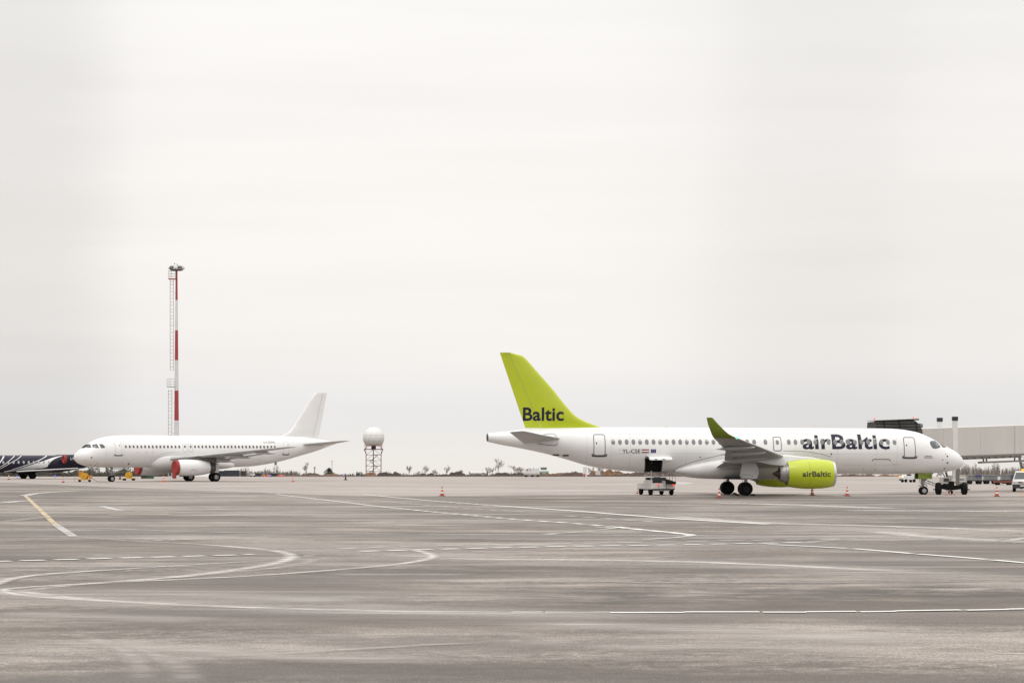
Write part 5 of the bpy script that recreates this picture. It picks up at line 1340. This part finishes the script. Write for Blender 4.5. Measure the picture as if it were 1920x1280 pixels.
m = MB(); m.box((0, 0, .36), (2.0, 1.2, .22)); m.bar((1.0, 0, .36), (1.6, 0, .3), .07); m.build('bed', 'cart_rust', t, smooth=False, bevel=.02)
m = MB(); m.box((.5, 0, .52), (.5, .9, .09)); m.box((-.4, 0, .50), (.8, .9, .06)); m.build('load', 'crate_brown', t, smooth=False)
wheels4(t, 2.0, 1.2, .2, .13)
t = thing('marker_post', 'thin dark post beside the blue tarped baggage cart', 'post', (at(1812, 268), 268, 0)); m = MB(); m.tube([(0, 0, 0), (0, 0, 1.5)], .06, 8); m.build('shaft', 'dark_metal', t); m = MB(); m.box((0, 0, .1), (.4, .4, .2)); m.build('foot', 'cart_grey', t, smooth=False)

# containers, barriers under the white airliner's tail
def crate(px0, px1, y0, mat, label, name='container', cat='container', d=404, lid=None):
    w_ = (px1-px0)/FPX*d; h = (861+FPX*CAM_H/d-y0)/FPX*d
    t = thing(name, label, cat, (at((px0+px1)/2, d), d, 0), R(random.uniform(-3, 3)))
    m = MB(); m.box((0, 0, h/2+.04), (w_, .9, h-.04)); 
    for i in range(4): m.box((-w_/2+.1+i*(w_-.2)/3, -.46, h/2), (.05, .04, h*.9))
    m.build('shell', mat, t, smooth=False, bevel=.02)
    m = MB(); m.box((0, 0, h+.03), (w_+.06, .96, .06)); m.build('lid', lid or mat, t, smooth=False)
    return t
crate(409.5, 420, 883, 'crate_dark', 'small dark container nearest the white airliner main wheel')
crate(421, 448, 882, 'crate_dark', 'longest dark blue grey container in the row under the white airliner')
crate(452, 461, 883.5, 'crate_brown', 'narrow brownish black container standing apart in the row')
crate(479, 489, 888, 'crate_dark', 'low black container right of the small white utility car')
crate(507, 520, 888, 'crate_dark', 'low dark green black container between two red barriers')
crate(265.5, 274, 891, 'crate_brown', 'small brown crate under the far engine of the white airliner', d=358)
crate(276, 288, 891.5, 'crate_green', 'small green crate beside the brown one under the far engine', d=358, lid='crate_brown')
for px0, px1, lab in ((492, 496.5, 'shortest red barrier left of the blue lamp'), (499, 505.5, 'red barrier just left of the dark green container'), (520.5, 533.5, 'longest red barrier with a white band, right of the containers')):
    d = 402; w_ = (px1-px0)/FPX*d
    t = thing('barrier', lab, 'barrier', (at((px0+px1)/2, d), d, 0), 0, 'red barriers along the apron edge')
    m = MB(); m.prism([(-.22, 0), (.22, 0), (.1, .32), (-.1, .32)], -.2, .2); o = None
    m = MB(); m.loft([[(x, -.22, 0), (x, .22, 0), (x, .09, .3), (x, -.09, .3)] for x in (-w_/2, w_/2)]); m.build('block', 'barrier_red', t, smooth=False, bevel=.02)
    m = MB(); m.box((.1, -.17, .2), (w_*.6, .03, .07)); m.build('band', 'cone_white', t, smooth=False)
t = thing('utility_car', 'small white utility car low between dark containers', 'car', (at(474, 404), 404, 0), 0)
m = MB(); m.prism([(-.48, .2), (.48, .2), (.46, .42), (.22, .46), (.1, .62), (-.4, .62), (-.48, .42)], -.4, .4); m.build('body', 'vehicle_white', t, smooth=False, bevel=.03)
m = MB(); m.add([(.24, -.41, .46), (.1, -.41, .6), (-.36, -.41, .6), (-.36, -.41, .46)], [(0, 1, 2, 3)]); m.build('window', 'glass_dark', t, smooth=False)
wheels4(t, .9, .84, .13, .1)

# hose reel carts
def reel(px, py, rz, label, full):
    p = G(px, py); t = thing('hose_reel_cart', label, 'hose reel', (p.x, p.y, 0), rz, 'yellow hose reel carts')
    m = MB(); 
    for r_, w0 in ((.45, .10),):
        for x in (-.22, .22): m.lathe([(x-.04, .05), (x-.04, r_), (x+.04, r_), (x+.04, .05)], (0, 0, .72), 'x', 26)
    m.lathe([(-.2, .05), (-.2, .3), (.2, .3), (.2, .05)], (0, 0, .72), 'x', 22)
    for k in range(4): m.lathe([(-.18+k*.09, .3), (-.135+k*.09, .37), (-.09+k*.09, .3)], (0, 0, .72), 'x', 22)
    d_ = m.build('drum', 'reel_yellow', t); d_.rotation_euler = (0, 0, R(62))
    m = MB()
    for y in (-.5, .5): m.bar((-.85, y, .3), (.85, y, .3), .08)
    for x in (-.85, .85): m.bar((x, -.5, .3), (x, .5, .3), .08)
    for y in (-.5, .5): m.bar((-.25, y, .3), (0, y, .72), .06); m.bar((.25, y, .3), (0, y, .72), .06)
    m.build('frame', 'reel_yellow', t, smooth=False)
    if full:
        m = MB(); m.box((-.42, .3, .95), (.62, .5, .72)); m.build('tool_box', 'box_orange', t, smooth=False, bevel=.02)
        m = MB(); m.box((.75, -.1, .62), (.35, .4, .4)); m.build('motor', 'box_orange', t, smooth=False, bevel=.03)
        m = MB(); m.tube([(-1.25, 0, .05), (-1.25, 0, .75), (-.85, 0, .3)], .03, 5); m.build('draw_handle', 'reel_yellow', t)
    for x in (-.6, .62):
        for y in (-.5, .5): wheel(t, x, y, .16, .09, rim='rim_dark')
    return t
t = reel(158.5, 903.2, R(8), 'yellow hose reel cart with orange tool box, left of the white airliner nose wheel', True)
m = MB(); q = t.location; m.tube([(.7, -.2, .6), (1.1, -.2, .35), (1.6, -.3, .06), (2.3, -.5, .03), (3.0, -.6, .03)], .035, 6); m.build('hose', 'hose_dark', t)
reel(241.5, 900.5, R(20), 'yellow hose reel cart between the nose wheel and the far engine', False)

# cones
CO = {}
def cone_proto(body, band, base):
    root = bpy.data.objects.new('traffic_cone', None); COL.objects.link(root)
    m = MB(); m.box((0, 0, .02), (.44, .44, .036)); m.build('base', base, root, smooth=False, bevel=.008)
    m = MB(); r_ = lambda z: .165-.135*z/.74
    for z0, z1, k in ((.04, .2, 0), (.2, .33, 1), (.33, .46, 0), (.46, .59, 1), (.59, .74, 0)):
        m.lathe([(z0, r_(z0)), (z1, r_(z1))], (0, 0, 0), 'z', 18, k)
    m.lathe([(.74, r_(.74)), (.742, .005)], (0, 0, 0), 'z', 18, 0)
    m.build('cone_body', [body, band], root); return root
first = True
for key, args in (('red', ('cone_red', 'cone_white', 'cone_base')), ('orange', ('cone_orange', 'cone_white', 'cone_orange')), ('dark', ('cone_dark', 'cone_base', 'cone_dark'))):
    CO[key] = [cone_proto(*args), False]
def cone(px, py, key, label, d=None, sc=1.0):
    r, used = CO[key]
    o = copy_tree(r) if used else r
    CO[key][1] = True
    p = G(px, py) if d is None else Vector((at(px, d), d))
    o.location = (p.x, p.y, .012); o.rotation_euler = (0, 0, random.uniform(0, 1.5)); o.scale = (sc,)*3
    tag(o, label, 'traffic cone', 'traffic cones on the apron')
cone(829, 929.5, 'red', 'red and white cone standing alone on open apron between the two airliners')
cone(1348.5, 933.4, 'red', 'red cone in front of the green tailed airliner main wheels')
cone(1523, 928.5, 'red', 'red cone directly below the nearer green engine')
cone(1588.5, 929.5, 'red', 'red and white cone ahead of the nearer green engine')
cone(1869, 930.2, 'red', 'red cone left of the white minivan')
cone(549.5, 902.8, 'orange', 'orange cone below the tail of the plain white airliner')
cone(307, 903.2, 'orange', 'bright orange cone beside the red engine cover flap', sc=1.15)
cone(648, 899.8, 'dark', 'dark weathered cone left of the radar tower')
cone(118.5, 904.5, 'red', 'faded red cone under the wing tip of the navy jet')
cone(16.5, 899, 'red', 'faded red cone under the navy jet at the left edge')
cone(1195, 925, 'red', 'short red cone partly behind the belt loader rear wheel', sc=.55)
cone(225, 899, 'dark', 'dark cone between the two yellow hose reel carts')
for px, lab in ((1775, 'leftmost of three small red cones under the black bridge bogie'), (1781.5, 'middle one of three small red cones under the black bridge bogie'), (1789.5, 'rightmost of three small red cones under the black bridge bogie')):
    cone(px, 927.6, 'red', lab, sc=.42)

# blue edge lamps
first = None
for px, py, d, lab in ((32, 893.5, 372, 'blue edge lamp under the left end of the navy jet'), (62.5, 892.8, 384, 'blue edge lamp between the navy jet main wheels'), (103, 892, 392, 'blue edge lamp under the tail of the navy jet'), (507.5, 893, 396, 'blue edge lamp beside the red barriers'), (644.5, 891.3, 398, 'blue edge lamp next to the dark weathered cone')):
    if first is None:
        r = bpy.data.objects.new('edge_lamp', None); COL.objects.link(r)
        m = MB(); m.lathe([(0, .10), (.03, .10), (.04, .035), (.16, .035), (.18, .08)], (0, 0, 0), 'z', 12); m.build('stem', 'dark_metal', r)
        m = MB(); m.sphere((0, 0, .24), .075, 0, 12, 7); m.build('lens', 'lamp_blue', r); first = r
    else: r = copy_tree(first)
    r.location = (at(px, d), d, .012); tag(r, lab, 'edge lamp', 'blue apron edge lamps')

# ================================================================== dirt heaps
def noise1(x, s): return math.sin(x*1.7+s)*.5+math.sin(x*3.9+s*2.3)*.3+math.sin(x*8.3+s*1.1)*.2
def heap(px0, px1, ytop, mat, label, d=420, sd=1.0, rough=.35):
    x0_, x1_ = at(px0, d), at(px1, d); zb_ = ground_z(d)-.15; zt = CAM_H-(ytop-861)*d/FPX
    h = zt-zb_; L_ = x1_-x0_; n = max(20, int(L_/.14)); mm = 16; dep = max(2.0, h*1.7)
    mb = MB()
    rnd = random.Random(int(sd*100))
    for i in range(n+1):
        u = i/n; x = -L_/2+L_*u
        env = min(1, u*5, (1-u)*5); env = env**.7
        top = h*env*(1-rough*.5+rough*.5*noise1(x*1.1, sd)+rough*.16*noise1(x*4.3, sd+2))
        for j in range(mm+1):
            v = j/mm; prof = math.sin(math.pi*v)**.8
            mb.v.append((x+rnd.uniform(-.05, .05), (v-.5)*dep*(.75+.25*env), max(0, top*prof*(1+.16*noise1(x*2.4+v*5, sd+v*3))+rnd.uniform(-.07, .07)*env)))
    for i in range(n):
        for j in range(mm): mb.f.append((i*(mm+1)+j, (i+1)*(mm+1)+j, (i+1)*(mm+1)+j+1, i*(mm+1)+j+1)); mb.m.append(0)
    o = mb.build('dirt_heap', mat, loc=((x0_+x1_)/2, d, zb_), angle=25)
    tag(o, label, 'dirt heap', 'dirt heaps beyond the apron')
heap(560, 604, 886, 'dirt_brown', 'brown dirt heap left of the dark conifer, beyond the white airliner tail', 419, 1.1)
heap(598, 650, 887.5, 'dirt_orange', 'low orange dirt heap below the dark conifer', 415, 2.2)
heap(684, 709, 884.5, 'dirt_orange', 'orange dirt heap at the foot of the radar tower', 414, 3.1)
heap(703, 757, 884, 'dirt_dark', 'dark dirt heap just right of the radar tower', 418, 4.4)
heap(750, 800, 889, 'dirt_orange', 'thin low orange dirt bank between the dark heaps', 415, 5.2)
heap(780, 800, 886.5, 'dirt_dark', 'small dark dirt heap right of a bare tree', 420, 5.9)
heap(798, 816, 886, 'dirt_dark', 'small dark dirt heap beside the lone apron cone', 422, 6.3)
heap(812, 848, 888.5, 'dirt_dark', 'long low dark dirt bank in the middle distance', 418, 7.7)
heap(838, 876, 883.5, 'dirt_dark', 'tallest dark dirt heap left of the white tank', 424, 8.1)
heap(872, 925, 888.5, 'dirt_dark', 'low dark dirt bank in front of the white tank', 413, 9.4, .5)
heap(916, 992, 885.2, 'dirt_dark', 'long dark dirt ridge left of the white service truck', 420, 10.3)
heap(1008, 1062, 886, 'dirt_orange', 'orange brown dirt heap right of the white service truck', 418, 11.8)
heap(1040, 1104, 883.8, 'dirt_brown', 'brown dirt ridge left of the grey pillar', 423, 12.9)
heap(1098, 1180, 880, 'dirt_orange', 'reddish dirt heap under the green tailed airliner rear fuselage', 430, 13.6)
heap(1150, 1330, 884.5, 'dirt_brown', 'long reddish brown dirt bank behind the belt loader', 422, 14.2, .2)
heap(1560, 1650, 888, 'dirt_brown', 'brown dirt bank below the airliner forward fuselage', 424, 15.5)
heap(1640, 1700, 889, 'dirt_orange', 'low orange dirt bank behind the small white tractor', 416, 16.1)

heap(640, 1340, 890.2, 'dirt_dark', 'long low dark dirt bank running along the far apron edge', 411, 17.3, .25)
heap(535, 690, 890.3, 'dirt_brown', 'long low brown dirt bank along the apron edge left of the radar tower', 411, 18.1, .25)

# ================================================================== trees
def branch_tree(seed, h, spread, upright, fine=True, trunk_frac=.24, n_main=8):
    rnd = random.Random(seed); tr = MB(); cr = MB()
    def grow(p, d, L_, r, lvl, mb):
        pts = [p]; q = p.copy(); dd = d.copy(); k = 3
        for i in range(k):
            dd = (dd+Vector((rnd.uniform(-1, 1), rnd.uniform(-1, 1), rnd.uniform(-.2, .6)))*.16).normalized(); q = q+dd*L_/k; pts.append(q.copy())
        mb.tube(pts, [r, r*.8, r*.62, r*.42], 3, 0, False)
        if lvl == 0: return
        n = {3: 5, 2: 5, 1: 4}[lvl]
        for i in range(n):
            u = rnd.uniform(.35, 1.0); idx = min(2, int(u*3)); b = pts[idx].lerp(pts[idx+1], u*3-idx if u < 1 else 1)
            nd = (dd*upright+Vector((rnd.uniform(-1, 1), rnd.uniform(-1, 1), rnd.uniform(-.1, .9)))*spread).normalized()
            grow(b, nd, L_*rnd.uniform(.45, .7), max(.008, r*.52), lvl-1, mb)
    tz = h*trunk_frac
    tr.tube([(0, 0, -.1), (rnd.uniform(-.04, .04), 0, tz*.5), (rnd.uniform(-.08, .08), 0, tz)], [h*.022, h*.018, h*.014], 7)
    tr.tube([(0, 0, tz), (rnd.uniform(-.1, .1)*h*.2, 0, h*.6), (rnd.uniform(-.1, .1)*h*.2, 0, h*.82)], [h*.014, h*.008, h*.003], 5)
    for i in range(n_main):
        a0 = rnd.uniform(0, 6.28); z = tz*rnd.uniform(.75, 1.0)+(h*.35)*i/n_main
        d = Vector((math.cos(a0)*spread, math.sin(a0)*spread, upright)).normalized()
        grow(Vector((0, 0, z)), d, h*.36*rnd.uniform(.75, 1.1), h*.0062, 3 if fine else 2, cr)
    return tr, cr
def bare_tree(px, d, ytop, seed, label, spread=.8, upright=.9, ybase=None, mat='twig_grey'):
    zb_ = ground_z(d); h = CAM_H-(ytop-861)*d/FPX-zb_
    t = thing('bare_tree', label, 'tree', (at(px, d), d, zb_), 0, 'bare trees beyond the apron')
    tr, cr = branch_tree(seed, h*1.02, spread, upright)
    tr.build('trunk', 'bark_grey', t); cr.build('crown', mat, t, smooth=False, fix=False)
bare_tree(575, 446, 869, 1, 'thin upright bare tree left of the dark conifer', .5, 1.2)
bare_tree(767, 450, 872, 2, 'small bare tree right of the radar tower', .6, 1.0)
bare_tree(798, 452, 874, 3, 'bare tree above the small dark heap near the lone cone', .7, 1.0)
bare_tree(815, 462, 880, 4, 'lowest sparse bare tree between two taller ones', .8, .8)
bare_tree(838, 455, 876, 5, 'bare tree left of the tallest dark heap', .7, .9)
bare_tree(863, 470, 880, 6, 'faint small bare tree above the dark heap', .8, .8)
bare_tree(934, 446, 861, 7, 'tallest bare tree with wide rounded crown left of the truck', .75, 1.0)
bare_tree(919, 452, 874, 8, 'low bushy bare tree at the left foot of the tallest one', .95, .6)
bare_tree(966, 448, 871, 9, 'broad round bare tree behind the white service truck', 1.0, .7)
bare_tree(979, 452, 873, 10, 'bare tree partly hidden by the white service truck', .9, .7)
bare_tree(1108, 452, 876, 11, 'sparse bare tree behind the grey pillar', .7, .9)
bare_tree(1126, 452, 873, 12, 'bare sapling under the airliner rear fuselage', .7, .9)
t = thing('conifer', 'dark bushy conifer rising over the orange dirt heap', 'tree', (at(617, 440), 440, ground_z(440)))
zb_ = ground_z(440); h = CAM_H-(877-861)*440/FPX-zb_
rnd = random.Random(4); m = MB(); m.tube([(0, 0, -.1), (0, 0, h*.9)], [.09, .03], 6); m.build('trunk', 'bark_grey', t)
m = MB()
for i in range(1500):
    z = rnd.uniform(.12, 1)**.9*h; rmax = 1.18*(1-(z/h)**2.2)+.1; a0 = rnd.uniform(0, 6.28); r_ = rmax*math.sqrt(rnd.random())*(.8+.3*math.sin(a0*3+z*4)); c = Vector((r_*math.cos(a0), r_*math.sin(a0)*.9, z))
    u = Vector((rnd.uniform(-1, 1), rnd.uniform(-1, 1), rnd.uniform(-.4, .6))).normalized()*.13; w_ = Vector((rnd.uniform(-1, 1), rnd.uniform(-1, 1), rnd.uniform(-1, 1))).normalized()*.05
    m.add([c-u-w_, c+u-w_*.2, c+u*.3+w_], [(0, 1, 2)])
m.build('crown', 'needle_green', t, smooth=False, fix=False)
for px, yt, d, lab, w_ in ((590, 875, 432, 'slim grey post beside the thin bare tree', .09), (622.5, 863, 455, 'hair thin pale mast behind the dark conifer', .045)):
    t = thing('signal_post', lab, 'post', (at(px, d), d, ground_z(d))); h = CAM_H-(yt-861)*d/FPX-ground_z(d)
    m = MB(); m.tube([(0, 0, 0), (0, 0, h)], w_, 6); m.build('shaft', 'tower_grey', t); m = MB(); m.box((0, 0, h-.12), (w_*3.4, w_*3, .24)); m.build('head', 'tower_grey', t, smooth=False)
# far woods: masses of twigs nobody could count
def wood(px0, px1, ylo, yhi, d0, d1, n, seed, mat, label, brush=1.0):
    rnd = random.Random(seed); mb = MB()
    for i in range(n):
        px = px0+(px1-px0)*(i+rnd.uniform(0, 1))/n; d = rnd.uniform(d0, d1); zb_ = ground_z(d)
        yt = ylo+(yhi-ylo)*(rnd.random()**1.6)*(0.6+.4*math.sin(px*.11+seed)) ; h = CAM_H-(yt-861)*d/FPX-zb_
        x = at(px, d)
        for q in range(6):
            xx = x+rnd.uniform(-.5, .5); hh = h*rnd.uniform(.7, 1.0); lean = rnd.uniform(-.15, .15)
            mb.tube([(xx, d, zb_), (xx+lean*.5, d, zb_+hh*.5), (xx+lean, d, zb_+hh)], [.04, .024, .008], 3, 0, False)
            for k in range(22):
                u = rnd.uniform(.2, .95); b = Vector((xx+lean*u, d, zb_+hh*u)); a0 = rnd.uniform(0, 6.28); l_ = (1.1-u)*hh*.34+.1
                e = b+Vector((math.cos(a0)*l_*.6, math.sin(a0)*l_*.6, l_*rnd.uniform(.4, 1.0)))
                mb.tube([b, e], [.012, .006], 3, 0, False)
                e2 = b.lerp(e, .5)+Vector((rnd.uniform(-.3, .3), rnd.uniform(-.3, .3), rnd.uniform(.1, .4)))*l_*.8; mb.tube([b.lerp(e, .4), e2], [.009, .005], 3, 0, False)
    # brushwood at the foot
    for i in range(int(n*70*brush)):
        px = rnd.uniform(px0, px1); d = rnd.uniform(d0, d1); zb_ = ground_z(d); x = at(px, d)
        z1 = CAM_H-((893-(893-ylo)*.55*rnd.random()*(0.7+.3*math.sin(px*.23)))-861)*d/FPX
        a0 = rnd.uniform(-.5, .5); mb.tube([(x, d, zb_), (x+a0, d+rnd.uniform(-.3, .3), max(zb_+.3, z1))], [.035, .012], 3, 0, False)
    o = mb.build('bare_wood', mat, smooth=False, fix=False); o['kind'] = 'stuff'
    o['label'] = label; o['category'] = 'wood'
wood(1796, 1990, 878, 859, 440, 500, 62, 3, 'thicket_grey', 'grey leafless wood behind the baggage carts at right', 2.4)
wood(-40, 345, 885, 872, 436, 500, 60, 5, 'thicket_dark', 'dark winter wood behind the navy jet and the white airliner nose', 1.9)
wood(405, 560, 884, 868, 436, 480, 60, 8, 'thicket_grey', 'grey winter scrub behind the containers under the white airliner', 1.2)
wood(556, 690, 890, 882, 436, 480, 22, 9, 'thicket_dark', 'low dark scrub left of the radar tower', .8)
wood(640, 1130, 889, 880, 436, 480, 70, 21, 'thicket_grey', 'thin low scrub line behind the dirt heaps in the middle distance', 1.5)
wood(1130, 1330, 889, 884, 440, 470, 18, 12, 'thicket_grey', 'thin scrub behind the red brown dirt bank', .5)
t = thing('hedge', 'dense dark hedge strip under the navy jet', 'hedge', (at(140, 430), 430, ground_z(430)))
rnd = random.Random(11); m = MB()
for i in range(5200):
    x = rnd.uniform(-19, 19); y = rnd.uniform(-1.0, 1.0); top = 1.25*(.8+.2*math.sin(x*.9)+.15*math.sin(x*2.3+1)); z = top*rnd.random()**.7
    c = Vector((x, y, z)); u = Vector((rnd.uniform(-1, 1), rnd.uniform(-1, 1), rnd.uniform(-1, 1))).normalized()*.15; w_ = Vector((rnd.uniform(-1, 1), rnd.uniform(-1, 1), rnd.uniform(-1, 1))).normalized()*.1
    m.add([c-u-w_, c+u-w_, c+u*.2+w_], [(0, 1, 2)])
m.build('foliage', 'thicket_dark', t, smooth=False, fix=False)
m = MB()
for i in range(120):
    x = -19+38*i/119; top = 1.12*(.8+.2*math.sin(x*.9)+.15*math.sin(x*2.3+1))
    m.v += [(x, -.75, -.3), (x, -.62+rnd.uniform(-.1, .1), top*.6), (x, -.2, top+rnd.uniform(-.08, .08)), (x, .6, top*.7), (x, .75, -.3)]
for i in range(119):
    for j in range(4): m.f.append((i*5+j, i*5+j+1, i*5+j+6, i*5+j+5)); m.m.append(0)
m.build('stems', 'thicket_dark', t, smooth=False)
for px, lab in ((330, 'slim bare tree behind the white airliner nose wheel'), (172, 'bare tree above the left hose reel cart'), (200, 'bare tree just left of the white airliner nose gear')):
    bare_tree(px if px < 300 else 236, 445, 868, px, lab, .8, .8, mat='thicket_dark')
t = thing('young_spruce', 'small dark spruce behind the yellow hose reel cart with tool box', 'tree', (at(183, 442), 442, ground_z(442)))
m = MB(); m.tube([(0, 0, 0), (0, 0, 2.3)], [.07, .02], 6); m.build('trunk', 'bark_grey', t)
m = MB()
for i in range(600):
    z = rnd.uniform(.15, 1)*2.4; r_ = .75*(1-z/2.45)*math.sqrt(rnd.random())+.03; a0 = rnd.uniform(0, 6.28); c = Vector((r_*math.cos(a0), r_*math.sin(a0), z))
    u = Vector((math.cos(a0), math.sin(a0), -.3))*.12; w_ = Vector((rnd.uniform(-1, 1), rnd.uniform(-1, 1), rnd.uniform(-1, 1)))*.05; m.add([c-w_, c+u, c+w_], [(0, 1, 2)])
m.build('crown', 'needle_green', t, smooth=False, fix=False)
